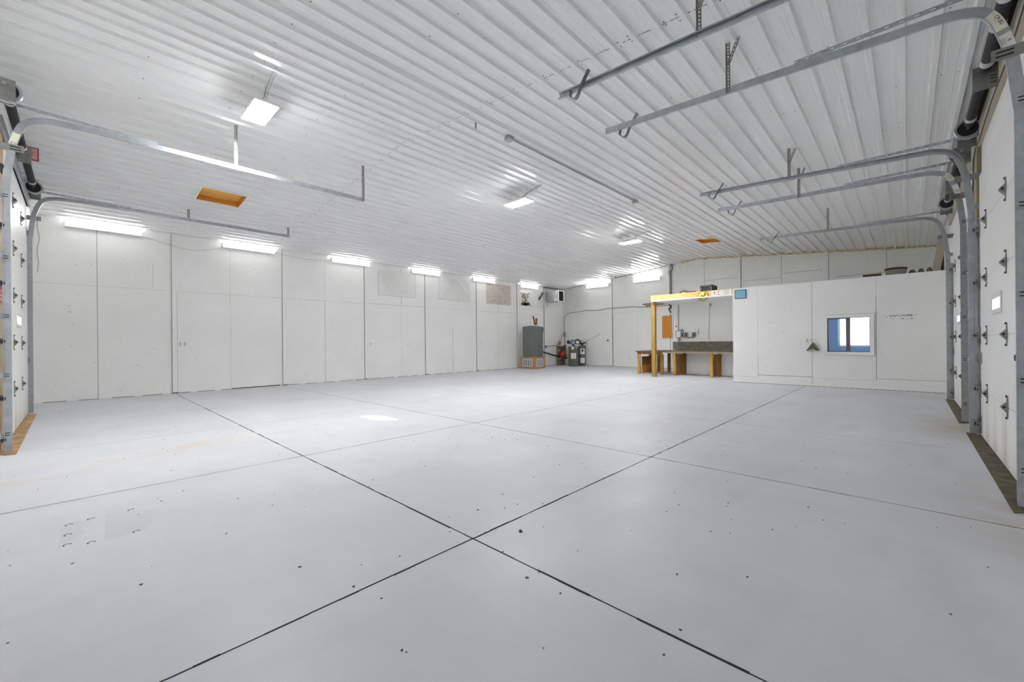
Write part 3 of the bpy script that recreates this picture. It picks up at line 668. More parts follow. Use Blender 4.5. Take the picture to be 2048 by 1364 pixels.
door_track(SR, 3.40, -1, 3.46, 3.20, 3.625, LAB + 'cut off by the top edge of the view', strap_n=(1.83,), wide=1)
door_track(SR, 4.28, 1, 3.43, 3.20, 3.595, LAB + 'beside the near right door, two labels on its bend', strap_n=(1.87,), stickers=((12, 17, ('CPI.8U', 1), PAPY), (7, 11, ('6', 4), PAPR)))
door_track(SR, 7.25, -1, 3.43, 3.17, 3.585, LAB + 'at the far edge of the near right door', strap_n=(1.90,))
door_track(SR, 8.20, 1, 3.45, 3.18, 3.550, LAB + 'at the near edge of the second right door', strap_n=(1.93,), stickers=((14, 19, ('8118', 1), PAPY), (7, 12, ('08', 3), PAPR)))
door_track(SR, 11.10, -1, 3.425, 3.15, 3.505, LAB + 'farthest on the right, beside the white partition', strap_n=(1.87,), wide=0)

# ---------------------------------------------------------------- torsion springs
def torsion(S, u0, u1, n, z, label, sleeves):
    root = thing('torsion_spring_shaft', label, 'door spring', S.P((u0+u1)/2, n, z), None)
    MB().tube([S.P(u0, n, z), S.P(u1, n, z)], .014, 10).build('shaft', GALV, root, smooth=True)
    mid = (u0+u1)/2
    for a, b in ((u0+.36, mid-.08), (mid+.08, u1-.42)):
        m = MB(); N = int((b-a)/.012); pts = [S.P(a+(b-a)*k/N, n, z) for k in range(N+1)]
        m.tube(pts, [.043 if k % 2 else .039 for k in range(N+1)], 14); m.build('spring', DARKIRON, root)
    for u in sleeves:
        m = MB(); m.tube([S.P(u-.06, n, z), S.P(u-.04, n, z), S.P(u+.03, n, z), S.P(u+.07, n, z)], [.03, .046, .046, .022], 14); m.build('winding_cone', mat('cast_cone', (.60, .61, .63), .45, .3), root, smooth=True)
    for u in (u0+.22, u1-.24):
        m = MB(); ax = 'x' if S.k == 'R' else 'y'
        m.lathe(S.P(u, n, z), [(.03, -.02), (.085, -.02), (.092, -.036), (.112, -.036), (.114, -.028), (.098, -.012), (.098, .012), (.114, .028), (.110, .036), (.09, .034), (.08, .02), (.025, .02), (.02, .05)], 28, ax)
        m.m(1)
        for d in (-.0215, .0215): m.lathe(S.P(u, n, z), [(.032, d-.0008), (.086, d-.0008), (.086, d+.0008), (.032, d+.0008)], 28, ax)
        m.m(0)
        m.build('cable_drum', [GALV, HOLE], root, smooth=True)
    for u in (u0+.04, mid, u1-.06):
        m = MB(); S.box(m, (u-.003, 0, z-.16), (u+.003, n+.075, z+.06)); S.box(m, (u-.003, 0, z-.16), (u+.06, .006, z+.06)); m.m(1)
        for dz in (-.05, -.075, -.11): S.box(m, (u-.0036, .05, z+dz-.004), (u+.0036, .09, z+dz+.004))
        m.m(0); m.tube([S.P(u-.02, n, z), S.P(u+.02, n, z)], .032, 12); m.build('bearing_plate', [GALVD, HOLE], root)
    return root
torsion(SR, 4.15, 7.50, .125, 3.60, 'dark torsion spring and shaft above the near right door', (5.62, 6.93, 5.02, 4.62))
torsion(SR, 8.02, 11.2, .125, 3.60, 'dark torsion spring and shaft above the second right door', (9.45, 10.65))
ts = torsion(SL, 6.62, 10.90, .125, 3.82, 'dark torsion spring and shaft above the left door', (8.6, 10.3, 7.1))
tg = thing('warning_tag', 'red framed warning tag hanging from the left torsion spring', 'warning tag', (-.47, 9.1, 3.84))
m = MB(); m.box((-.515, 9.05, 3.80), (-.375, 9.054, 3.99)); m.build('tag_plate', RED, tg)
m = MB(); m.box((-.495, 9.046, 3.815), (-.388, 9.0495, 3.975)); m.build('tag_paper', REDL, tg)
for k, w in enumerate((.03, .05, .06, .045)): MB().box((-.475, 9.044, 3.84+.032*k), (-.475+w, 9.0455, 3.847+.032*k)).build('tag_print', INK, tg)
m = MB(); m.tube([(-.50, 9.052, 3.985), (-.515, 9.052, 3.96)], .003, 5); m.build('tag_wire', DARKIRON, tg)
# insulation poking out of the open eave beside the near right door
for k, (x, l) in enumerate(((4.72, .22), (5.24, .22), (5.72, .16), (6.35, .20))):
    m = MB(); m.tube(smooth_path([(x-l, -.585, 3.745), (x-l*.4, -.565, 3.725), (x+l*.3, -.57, 3.735), (x+l, -.588, 3.752)], 4), [.02+.022*math.sin(i*math.pi/12) for i in range(13)], 9)
    tag(m.build('insulation_scrap', INSUL, smooth=True), 'white insulation scrap poking from the dark eave gap, ' + ('nearest of four', 'second nearest of four', 'third nearest of four', 'farthest of four')[k], 'insulation', 'insulation scraps in the right eave gap')
# loose wires
def wire(name, pts, r, label, cat, m=CABLE, n=6, grp=None): return tag(MB().tube(smooth_path(pts, n), r, 7).build(name, m, smooth=True), label, cat, grp)
wire('door_cable', [(4.3, -.60, 3.46), (5.2, -.60, 3.40), (6.1, -.60, 3.42), (7.0, -.595, 3.36), (7.38, -.59, 3.34), (7.52, -.585, 3.0), (7.50, -.58, 2.7), (7.56, -.58, 2.35), (7.42, -.56, 2.05), (7.30, -.52, 1.93)], .006, 'thin black cable looping down between the two right doors', 'cable')
wire('hanging_wire', [(-.54, 12.46, 3.74), (-.545, 12.46, 3.5), (-.52, 12.47, 3.3), (-.55, 12.47, 3.05), (-.535, 12.47, 2.8), (-.55, 12.47, 2.6)], .007, 'loose grey wire hanging in the back left corner', 'wire', CONDUIT)
wire('light_cord', [(1.02, 12.49, 3.62), (1.35, 12.49, 3.52), (1.8, 12.48, 3.44), (2.1, 12.49, 3.46), (2.52, 12.49, 3.58)], .004, 'thin grey cord sagging between the two leftmost wall tube lights', 'cord', CONDUIT)
wire('light_cord', [(3.72, 12.49, 3.66), (4.1, 12.48, 3.60), (4.6, 12.49, 3.57), (5.26, 12.49, 3.64)], .004, 'thin grey cord between the second and third wall tube lights', 'cord', CONDUIT)

# ================================================================ LAMPS
def tube_light(S_axis, c, label):
    """four foot wall tube light; S_axis 'x' on the back wall, 'y' on the far wall"""
    root = thing('tube_light', label, 'tube light', c, 'wall tube lights')
    def bx(m, u0, u1, d0, d1, z0, z1):
        if S_axis == 'x': m.box((c[0]+u0, c[1]-d0, c[2]+z0), (c[0]+u1, c[1]-d1, c[2]+z1))
        else: m.box((c[0]-d0, c[1]+u0, c[2]+z0), (c[0]-d1, c[1]+u1, c[2]+z1))
    m = MB(); bx(m, -.585, .585, 0, .045, -.062, .066); bx(m, -.585, .585, .045, .080, -.067, -.0615); m.build('housing', WHITEP, root)  # second box: opaque lip added to keep lens glare off the wall
    m = MB(); bx(m, -.580, .580, .0455, .095, -.060, .062); m.build('lens', TUBE, root, bevel=.012)
    for u in (-.592, .583):
        m = MB(); bx(m, u, u+.009, 0, .10, -.066, .068); m.build('end_cap', WHITEP, root)
    return root
for k, x in enumerate((.418, 3.12, 5.853, 8.618, 11.42, 14.20)):
    tube_light('x', (x, YB-.002, 3.672), ('nearest lit tube light high on the back wall, left end', 'lit tube light second from the left on the back wall', 'lit tube light third from the left on the back wall',
      'lit tube light fourth from the left on the back wall', 'lit tube light above the wrinkled window cover near the grey cabinet', 'lit tube light directly above the grey cabinet, last on the back wall')[k])
tube_light('y', (XF-.002, 10.46, 3.755), 'lit tube light on the far wall nearest the corner heater')
tube_light('y', (XF-.002, 8.05, 3.775), 'lit tube light on the far wall above the wooden post')
def led_panel(x, label):
    c = (x, 5.985, 4.10); root = thing('panel_light', label, 'ceiling light', c, 'hanging panel lights')
    m = MB(); m.box((x-.138, 5.675, 4.102), (x+.138, 6.295, 4.135)); m.box((x-.10, 5.80, 4.135), (x+.10, 6.17, 4.175)); m.build('housing', WHITEP, root, bevel=.003)
    MB().box((x-.132, 5.682, 4.096), (x+.132, 6.288, 4.1015)).build('lens', LEDM, root)
    for yy in (5.75, 6.22):
        m = MB()
        for s in (-.1, .1): m.tube([(x+s, yy, 4.135), (x, yy, 4.21)], .0022, 5)
        for k in range(int((ceil_z(yy)-4.21)/.016)): m.tube([(x, yy, 4.21+k*.016), (x, yy, 4.21+k*.016+.013)], .0045, 5)
        m.build('hanging_chain', GALV, root)
    m = MB(); P = [(x+.03, 5.93, 4.17), (x+.0, 5.80, 4.24), (x-.02, 5.55, 4.29), (x-.03, 5.27, ceil_z(5.27)-.004)]
    m.tube(smooth_path(P, 6), .007, 7); m.tube(smooth_path([(a+.03, b+.02, z-.01*(i == 1)) for i, (a, b, z) in enumerate(P)], 6), .004, 6); m.tube([(x-.03, 5.27, ceil_z(5.27)-.016), (x-.03, 5.27, ceil_z(5.27))], .025, 10)
    m.build('power_cord', CONDUIT, root, smooth=True)
for x, l in ((1.625, 'nearest bright square panel light hanging from the ridge, at upper left'), (6.51, 'middle bright panel light hanging from the ridge'), (11.44, 'farthest bright panel light hanging from the ridge')): led_panel(x, l)

# ================================================================ CEILING FITTINGS
cz = ceil_z(4.32); root = thing('ceiling_conduit', 'grey conduit run with a junction box at each end on the ribbed ceiling', 'conduit', (6.5, 4.32, cz))
MB().tube([(4.54, 4.33, cz-.03), (8.45, 4.32, cz-.03)], .011, 8).build('conduit', CONDUIT, root, smooth=True)
for x in (4.50, 8.485):
    m = MB(); m.box((x-.05, 4.27, cz-.07), (x+.05, 4.37, cz-.012)); m.box((x-.056, 4.264, cz-.073), (x+.056, 4.376, cz-.066)); m.tube([(x+.05 if x < 6 else x-.05, 4.325, cz-.03), (x+.08 if x < 6 else x-.08, 4.325, cz-.03)], .018, 8); m.build('junction_box', CONDUIT, root)
def hatch(h, label, writing):
    x0, x1, y0, y1 = h; d = .095; root = thing('attic_hatch', label, 'ceiling hatch', ((x0+x1)/2, (y0+y1)/2, ceil_z((y0+y1)/2)))
    def slab(m, a0, a1, b0, b1, lo, hi):
        m.add([(a0, b0, ceil_z(b0)+lo), (a1, b0, ceil_z(b0)+lo), (a1, b1, ceil_z(b1)+lo), (a0, b1, ceil_z(b1)+lo), (a0, b0, ceil_z(b0)+hi), (a1, b0, ceil_z(b0)+hi), (a1, b1, ceil_z(b1)+hi), (a0, b1, ceil_z(b1)+hi)],
              [(0,3,2,1),(4,5,6,7),(0,1,5,4),(1,2,6,5),(2,3,7,6),(3,0,4,7)])
    m = MB(); slab(m, x0-.02, x1+.02, y0-.02, y1+.02, d, d+.02); lid = m.build('lid_board', mat('pale_orange_board', (.95, .74, .36), .6, noise=.3, nscale=5, stretch=(.8, 5, 5), srgb=True, dark=(.88, .62, .26)), root)
    for a in ((x0-.015, x0, y0, y1), (x1, x1+.015, y0, y1), (x0-.015, x1+.015, y1, y1+.015), (x0-.015, x1+.015, y0-.015, y0)):
        m = MB(); slab(m, *a, -.004, d-.001); m.build('side_board', ORANGEW, root)
    for a in ((x0-.02, x0, y0-.02, y1+.02), (x1, x1+.02, y0-.02, y1+.02), (x0, x1, y1, y1+.02), (x0, x1, y0-.02, y0)):
        m = MB(); slab(m, *a, -.030, -.0045); m.build('edge_trim', WHITEP, root)
    m = MB()
    for k in range(int(46*(x1-x0)) if writing else 4):
        x = x0+.05+(x1-x0-.12)*random.random(); y = y1-.17+random.uniform(-.03, .03)+(x-x0)*.02
        z = ceil_z(y)+d-.0008; a = random.uniform(-1.2, 1.2); l = random.uniform(.012, .03)
        m.bar((x, y, z), (x+l*math.sin(a), y+l*math.cos(a), ceil_z(y+l*math.cos(a))+d-.0008), .004, .001)
    m.build('ink_writing', INKB, lid)
hatch(HA, 'orange wooden attic hatch recessed in the left ceiling slope, with writing', True)
hatch(HB, 'orange wooden attic hatch in the far ceiling near the foam edge', False)
m = MB(); m.perf((3.86, 4.35, ceil_z(4.35)-.004), (3.87, 4.36, ceil_z(4.35)-.12), (1, 0, 0), .03); m.perf((3.80, 4.42, ceil_z(4.42)-.005), (3.92, 4.42, ceil_z(4.42)-.006), (0, 1, 0), .03)
tag(m.build('loose_strap', GALVD), 'short loose perforated strap left on the ceiling seam near the middle', 'strap')

# ================================================================ BACK WALL FITTINGS
def outlet(axis, c, gang, label, m=WHITEP):
    root = thing('wall_outlet', label, 'outlet', c); w = .045*gang+.02
    def bx(mb, u0, u1, d0, d1, z0, z1):
        if axis == 'y': mb.box((c[0]+u0, c[1]-d0, c[2]+z0), (c[0]+u1, c[1]-d1, c[2]+z1))
        else: mb.box((c[0]-d0, c[1]+u0, c[2]+z0), (c[0]-d1, c[1]+u1, c[2]+z1))
    p = MB(); bx(p, -w, w, 0, .008, -.06, .06); p.build('cover_plate', m, root, bevel=.002)
    for g in range(gang):
        u = (g-(gang-1)/2)*.085
        for dz in (-.024, .024):
            p = MB(); bx(p, u-.018, u+.018, .008, .0095, dz-.016, dz+.016); p.build('socket', mat('socket_grey', (.42, .41, .40), .5), root)
    return root
outlet('y', (1.722, YB-.001, 1.165), 2, 'white double outlet low on the back wall beside the first batten')
outlet('y', (6.52, YB-.001, 1.12), 1, 'small white outlet on the back wall beside the fourth batten from the left', TRIMW)
outlet('y', (11.25, YB-.001, 1.165), 1, 'small white outlet on the back wall left of the grey cabinet shadow', TRIMW)
outlet('x', (XP-.001, 1.735, 1.12), 2, 'white double outlet on the partition above the triangular metal cap')
def cover(x0, x1, z0, z1, name, label, m, folds, ambig=0.):
    nx, nz = 34, 20; mb = MB(); rnd = random.Random(int(x0*100))
    for j in range(nz+1):
        for i in range(nx+1):
            u, v = i/nx, j/nz; e = min(u, 1-u, v, 1-v)
            d = .006
            for (a, b, c2, dd, amp) in folds:                                    # creases: distance to a line in (u, v)
                L = math.hypot(c2-a, dd-b); t = ((u-a)*(c2-a)+(v-b)*(dd-b))/L/L; k = abs((u-a)*(dd-b)-(v-b)*(c2-a))/L
                if -.05 < t < 1.05: d += amp*math.exp(-(k/.035)**2)
            d += .003*math.sin(u*31+v*9)*math.sin(v*17)
            if e < .02: d = .003
            mb.v.append(Vector((x0+(x1-x0)*u, YB-d, z0+(z1-z0)*v)))
    for j in range(nz):
        for i in range(nx): mb.f.append([j*(nx+1)+i, j*(nx+1)+i+1, (j+1)*(nx+1)+i+1, (j+1)*(nx+1)+i]); mb.mi.append(0)
    mb.m(1)
    for a, b in (((x0-.012, z0-.01), (x0, z1)), ((x1, z0-.01), (x1+.012, z1)), ((x0, z0-.012), (x1, z0))): mb.box((a[0], YB-.004, a[1]), (b[0], YB-.001, b[1]))
    return tag(mb.build(name, [m, SEAML], smooth=True), label, 'window cover', 'covered windows along the back wall')
F4 = [(.05, .05, .38, .75, .035), (.38, .1, .42, .95, .014), (.60, .95, .98, .22, .035), (.58, .3, .70, .05, .02), (.15, .95, .3, .5, .014)]
cover(6.80, 8.22, 2.74, 3.55, 'window_cover', 'white painted film over a window, leftmost cover, nearly smooth', FILM, [(.05, .9, .3, .35, .018), (.72, .2, .80, .85, .016)])
cover(9.22, 10.69, 2.77, 3.58, 'window_cover', 'white painted film over a window with deep diagonal wrinkles', FILM, F4)
cover(11.62, 13.06, 2.76, 3.60, 'window_cover', 'dirty grey-brown sheet over a window beside the grey cabinet', FILMD, [(.02, .6, .3, .95, .012), (.5, .2, .52, .6, .008), (.8, .9, .97, .3, .012), (.9, .6, .95, .1, .01)])
cover(13.60, 15.30, 2.80, 3.52, 'window_cover', 'painted window cover with black soot marks above the grey cabinet', FILM, [(.4, .3, .42, .8, .008)])
m = MB(); rnd = random.Random(5)
for k in range(170):
    t_ = rnd.random(); z = 2.83 + .55*t_*t_; x = 14.02 + rnd.gauss(0, .16); m.bbox((x, YB-.016, z), (rnd.uniform(.01, .06), .003, rnd.uniform(.02, .10)))
for k in range(40): m.bbox((14.02+rnd.gauss(0, .14), YB-.016, 2.84+rnd.random()*.04), (.06, .003, .03))
for k in range(22): a = rnd.random(); m.bbox((14.95+.3*a, YB-.016, 3.15+.33*a+rnd.gauss(0, .03)), (.05, .003, .09), (0, .6, 0))
o = m.build('soot_marks', SOOT, bpy.data.objects['window_cover.003'])

# unit heater hung in the corner
root = thing('unit_heater', 'grey box heater with a black louvre hung in the far corner', 'heater', (15.66, 12.1, 3.0))
m = MB(); m.box((15.45, 11.79, 3.035), (15.86, 12.45, 3.53)); m.build('case', HEATG, root, bevel=.008)
m = MB()
for a, b in (((15.47, 3.07), (15.50, 3.52)), ((15.86, 3.07), (15.90, 3.52)), ((15.47, 3.03), (15.90, 3.07)), ((15.47, 3.52), (15.90, 3.57))): m.box((a[0], 11.74, a[1]), (b[0], 11.789, b[1]))
fr = m.build('face_frame', WHITEP, root)
m = MB(); m.box((15.50, 11.786, 3.07), (15.86, 11.7895, 3.52)); m.build('opening', HOLE, fr)
for k in range(7):
    m = MB(); m.bbox((15.68, 11.768, 3.105+k*.06), (.35, .03, .004), (.5, 0, 0)); m.build('louvre', DARKIRON, fr)
m = MB(); m.box((15.4485, 11.81, 3.06), (15.4498, 11.99, 3.17)); m.tube([(15.444, 11.90, 3.115), (15.449, 11.90, 3.115)], .022, 10); m.build('access_door', mat('heater_light_panel', (.62, .63, .66), .45), root)
for x in (15.55, 15.78):
    m = MB(); m.tube([(x, 12.1, 3.53), (x, 12.1, ceil_z(12.1)-.003)], .005, 6); m.build('hanging_rod', GALV, root)

# grey cabinet furnace on its wooden plenum
root = thing('furnace', 'tall grey cabinet furnace on a wooden vented base against the back wall', 'furnace', (13.68, 11.8, 0))
m = MB(); m.box((13.325, 11.43, .03), (14.03, 12.16, .49)); m.m(1); m.box((13.31, 11.415, 0), (14.045, 12.175, .04)); m.box((13.31, 11.415, .475), (14.045, 12.175, .515))
m.box((13.31, 11.415, .04), (13.40, 11.50, .475)); m.box((13.31, 12.09, .04), (13.40, 12.175, .475)); m.box((13.96, 11.415, .04), (14.045, 11.50, .475)); m.build('wooden_base', [PLENW, PLENW], root)
for face in (0, 1):
    m = MB()
    P = (lambda u, d, z: (13.30-d+.01, 11.52+u, z)) if face == 0 else (lambda u, d, z: (13.43+u*.86, 11.405-d+.01, z))
    W_ = .55
    for a, b in (((0, .09), (.025, .43)), ((W_-.025, .09), (W_, .43)), ((0, .09), (W_, .115)), ((0, .405), (W_, .43))): m.box(P(a[0], 0, a[1]), P(b[0], .016, b[1]))
    for k in range(1, 4): u = W_*k/4; m.box(P(u-.010, 0, .1), P(u+.010, .014, .42))
    gr = m.build('vent_grille', WHITEP, root)
    for k in range(17):
        m = MB(); m.box(P(.03, -.006, .122+k*.0165), P(W_-.03, .006, .129+k*.0165)); m.build('grille_bar', mat('grille_bar_grey', (.50, .51, .53), .5), gr)
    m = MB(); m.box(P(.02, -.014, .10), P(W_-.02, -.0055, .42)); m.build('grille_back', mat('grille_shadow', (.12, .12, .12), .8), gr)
m = MB(); m.box((13.35, 11.455, .515), (13.97, 12.12, 1.82)); m.build('cabinet', CABG, root, bevel=.03)
m = MB(); m.lathe((13.66, 11.79, 1.815), [(.30, 0), (.29, .02), (.20, .035), (.02, .045)], 24); m.build('domed_top', CABG, root, smooth=True)
m = MB(); m.box((13.90, 11.43, 1.70), (13.965, 11.456, 1.80)); m.m(1); m.tube(smooth_path([(13.93, 11.425, 1.74), (13.95, 11.42, 1.64), (13.93, 11.42, 1.58)], 4), .012, 6); m.tube(smooth_path([(13.99, 11.44, .72), (14.05, 11.43, .64), (14.0, 11.43, .54)], 5), .009, 6); m.build('latch', [GALVD, BLACK], root)
m = MB(); m.prism([(13.50, 11.66, 1.865), (13.52, 12.03, 1.862), (13.62, 12.02, 1.868), (13.60, 11.62, 1.885)], (0, 0, .004)); m.prism([(13.5, 11.64, 1.875), (13.5, 11.80, 1.878), (13.56, 11.80, 1.92), (13.56, 11.64, 1.91)], (.004, 0, 0))
tag(m.build('paper_sheet', PAPER), 'curled white paper lying on top of the grey cabinet', 'paper')
m = MB(); m.bar((13.70, 11.70, 1.872), (13.68, 11.775, 2.28), .03, .045, (1, 0, 0)); tag(m.build('wood_scrap', mat('dark_scrap', (.28, .20, .15), .8, srgb=True)), 'thin dark stick standing on top of the grey cabinet', 'wood scrap')
m = MB(); m.bbox((13.70, 11.615, 2.03), (.03, .10, .30), (.06, 0, 0)); tag(m.build('wood_scrap', STICKW), 'short brown board standing on top of the grey cabinet', 'wood scrap')

# water treatment corner
def tank(x, y, r, h, label, seams):
    root = thing('water_tank', label, 'water tank', (x, y, 0))
    m = MB(); m.lathe((x, y, 0), [(r*.97, 0), (r, .02), (r, h-.06), (r*.95, h-.02), (r*.6, h+.015), (.06, h+.02)], 32); m.build('tank_shell', TANKG, root, smooth=True)
    m = MB(); m.lathe((x, y, h+.02), [(.055, 0), (.06, .03), (.07, .04), (.07, .07), (.04, .08)], 16); m.build('tank_neck', BLACK, root, smooth=True)
    return root
dirn = Vector((-math.cos(.6), -math.sin(.6), 0)); side = Vector((-dirn.y, dirn.x, 0))
def decal(root, c, r, du, z0, z1, w, m, rows, mark=None, rd=None):
    """label wrapped on a tank, centred du round the side"""
    n = 8; vs = []; a0 = math.atan2(dirn.y, dirn.x) + du
    for k in range(n+1):
        a = a0 + (k/n-.5)*w/r
        for z in (z0, z1): vs.append((c[0]+(r+.002)*math.cos(a), c[1]+(r+.002)*math.sin(a), z))
    s = MB(); s.add(vs, [(2*k, 2*k+1, 2*k+3, 2*k+2) for k in range(n)]); d = s.build('label_sticker', m, root, smooth=True)
    p = MB()
    for q in range(rows):
        z = z0 + (z1-z0)*(q+.7)/(rows+.6); n2 = 5; v2 = []; ww = w*(.72 if q % 3 else .5)
        for k in range(n2+1):
            a = a0 + (k/n2-.5)*ww/r
            for zz in (z-.006, z+.006): v2.append((c[0]+(r+.0035)*math.cos(a), c[1]+(r+.0035)*math.sin(a), zz))
        p.add(v2, [(2*k, 2*k+1, 2*k+3, 2*k+2) for k in range(n2)])
    if rows: p.build('label_print', INKG, d)
    if mark:
        p = MB(); a = a0; cc = Vector((c[0]+(r+.004)*math.cos(a), c[1]+(r+.004)*math.sin(a), z0+(z1-z0)*.66)); t_ = Vector((-math.sin(a), math.cos(a), 0))
        p.prism([cc + t_*(.042*math.cos(k*.5236)) + Vector((0, 0, .075*math.sin(k*.5236))) for k in range(12)], Vector((math.cos(a), math.sin(a), 0))*.002); p.build('label_mark', mark, d)
T1 = (16.02, 11.33); r1 = .235; t1 = tank(16.02, 11.33, r1, .93, 'larger grey water softener tank with white labels in the far corner', 0)
decal(t1, T1, r1, .05, .36, .62, .25, PAPER, 4); decal(t1, T1, r1, -.12, .79, .92, .12, PAPER, 2)
decal(t1, T1, r1, .62, .84, .89, .05, mat('round_yellow_sticker', (.85, .82, .5), .6), 0)
T2 = (16.55, 11.20); r2 = .17; t2 = tank(16.55, 11.20, r2, .96, 'slimmer grey tank with a red marked label, right of the larger tank', 0)
decal(t2, T2, r2, .12, .55, .82, .22, PAPER, 0, mat('dark_red_print', (.42, .14, .13), .6, srgb=True)); decal(t2, T2, r2, .12, .14, .38, .22, PAPER, 3)
root = thing('control_valve', 'blue-grey control valve head on top of the larger grey tank', 'valve head', (16.05, 11.38, 1.03))
m = MB(); m.box((15.99, 11.30, 1.03), (16.13, 11.46, 1.26)); m.build('valve_body', mat('valve_bluegrey', (.58, .66, .72), .5, srgb=True), root, bevel=.012)
m = MB(); m.box((15.985, 11.32, 1.15), (15.989, 11.44, 1.23)); m.build('valve_display', mat('valve_screen', (.35, .45, .55), .4, srgb=True), root)
m = MB(); m.lathe((15.96, 11.555, 1.13), [(.05, -.03), (.085, -.03), (.085, .03), (.05, .03)], 20, 'x'); m.tube([(15.96, 11.5, 1.08), (16.02, 11.4, 1.06)], .03, 8); m.build('dark_wheel', BLACK, root, smooth=True)
root = thing('filter_pump', 'black pump head with pipes sitting across both grey tanks', 'pump', (16.3, 11.15, 1.04))
m = MB(); pts = [(16.25, 11.26+.13*math.cos(a), 1.12+.12*math.sin(a)) for a in [k*math.pi/9 for k in range(10)]]; m.tube(pts, .035, 10); m.tube([(16.1, 11.42, 1.08), (16.2, 11.1, 1.06), (16.45, 10.92, 1.10)], .035, 8); m.tube([(16.2, 11.15, 1.02), (16.3, 11.05, 1.2)], .03, 8); m.build('pump_body', BLACK, root, smooth=True)
m = MB(); m.lathe((16.18, 11.18, 1.10), [(.045, -.06), (.06, -.05), (.06, .05), (.045, .06)], 14, 'y'); m.build('white_cap', WHITEP, root, smooth=True)
m = MB(); m.tube([(16.45, 10.98+.12*math.cos(k*.45), 1.10+.15*math.sin(k*.45)) for k in range(15)], .008, 6); m.build('loose_cable', CABLE, root, smooth=True)
wire('drain_tube', [(16.42, 10.98, 1.12), (16.55, 10.85, 1.2), (16.75, 10.5, 1.42), (16.83, 10.36, 1.51)], .011, 'thin grey tube rising from the tanks to the far wall', 'tube', CONDUIT)
root = thing('manifold', 'rusty brown pipe manifold with a red pump behind the grey tanks', 'pipe manifold', (16.5, 12.4, 0))
m = MB(); m.box((16.28, 12.44, .02), (16.80, 12.52, .95)); m.build('mounting_board', mat('pale_mount_board', (.62, .55, .48), .8, noise=.4, nscale=18, srgb=True), root)
for k in range(4):
    m = MB(); z = .90-.20*k; m.tube([(16.26, 12.40, z), (16.45, 12.38, z+.02*(k % 2)), (16.80, 12.38, z)], .028, 8); m.build('manifold_pipe', (BROWNP, mat('light_pipe', (.66, .60, .52), .6, srgb=True))[k % 2], root, smooth=True)
for k in range(8):
    m = MB(); a = .08*k; m.tube(smooth_path([(16.32+a*.6, 12.40, .30), (16.34+a*.7, 12.36, .18-.02*(k % 3)), (16.30+a*.8, 12.38, .04)], 4), .014, 6); m.build('loose_fitting', (PLYG, BROWNP)[k % 2], root)
m = MB(); m.lathe((16.42, 12.25, .52), [(.05, -.16), (.13, -.14), (.15, -.05), (.15, .10), (.11, .15), (.05, .17)], 20); m.build('red_pump', RED, root, smooth=True)
m = MB(); m.lathe((16.47, 12.16, .46), [(.04, -.06), (.08, -.05), (.08, .05), (.03, .06)], 14, 'y'); m.build('motor_cap', mat('dark_red', (.42, .08, .08), .5, srgb=True), root, smooth=True)
m = MB(); m.tube([(16.42, 12.25, .69), (16.42, 12.37, .82)], .03, 8); m.tube([(16.40, 12.3, .36), (16.78, 12.25, .33)], .035, 8); m.build('pump_pipe', BLACK, root, smooth=True)
root = thing('valve_handle', 'pink-red valve with a handle on the wall above the manifold', 'valve', (16.42, 12.44, 1.0))
m = MB(); m.lathe((16.42, 12.42, 1.08), [(.03, -.10), (.06, -.08), (.06, .06), (.035, .09)], 12); m.box((16.36, 12.38, 1.10), (16.48, 12.42, 1.13)); m.tube([(16.40, 12.40, 1.15), (16.37, 12.38, 1.27)], .012, 6); m.build('valve_body', mat('pink_red', (.76, .42, .44), .6, srgb=True), root, smooth=True)
m = MB(); m.box((16.38, 12.36, .94), (16.50, 12.40, 1.0)); m.build('valve_tag', PAPER, root)
wire('black_hose', [(14.05, 11.98, .80), (14.6, 12.2, .74), (15.3, 12.36, .62), (15.9, 12.36, .49), (16.25, 12.30, .44)], .038, 'thick black hose sagging from the grey cabinet to the red pump', 'hose', BLACK)
wire('water_pipe', [(15.35, 12.50, .965), (15.7, 12.49, .95), (16.1, 12.49, .975), (16.26, 12.47, .985)], .018, 'thin pale pipe along the back wall above the black hose', 'pipe', mat('pale_pipe', (.58, .56, .54), .6, srgb=True))
m = MB(); m.tube([(15.40, 12.49, .955), (15.40, 12.46, .86)], .03, 8); m.build('tap', DARKIRON, bpy.data.objects['water_pipe'], smooth=True)
wire('grey_cable', [(16.735, 12.44, 1.50), (16.62, 12.46, 1.45), (16.62, 12.47, 1.25), (16.58, 12.47, 1.1), (16.54, 12.48, 1.02)], .012, 'thin grey cable curving down beside the corner conduit', 'cable', CONDUIT)
root = thing('corner_conduit', 'grey conduit rising up the far corner with a switch box', 'conduit', (16.8, 12.4, .6))
m = MB(); m.tube(smooth_path([(16.80, 12.40, .60), (16.80, 12.40, 1.5), (16.80, 12.40, 2.2), (16.805, 12.36, 2.42), (16.81, 12.15, 2.53), (16.815, 11.95, 2.585), (16.82, 11.6, 2.592), (16.82, 11.1, 2.64), (16.82, 10.5, 2.605), (16.82, 9.9, 2.66), (16.82, 9.2, 2.655), (16.82, 8.7, 2.66), (16.82, 8.35, 2.615), (16.82, 7.9, 2.605), (16.82, 7.5, 2.61), (16.82, 7.15, 2.615)], 4), .018, 8); m.build('conduit', CONDUIT, root, smooth=True)
m = MB(); m.box((16.75, 12.34, 1.42), (16.84, 12.46, 1.64)); m.build('switch_box', CONDUIT, root)
m = MB(); m.tube([(16.76, 12.36, .62), (16.76, 12.36, 1.0)], .05, 8); m.build('pipe_wrap', OLIVE, root, smooth=True)
m = MB(); m.tube([(XF-.03, 9.98, 1.19), (XF, 9.98, 1.19)], .035, 12); tag(m.build('wall_plug', BLACK), 'small black round plug on the far wall right of the tanks', 'plug')
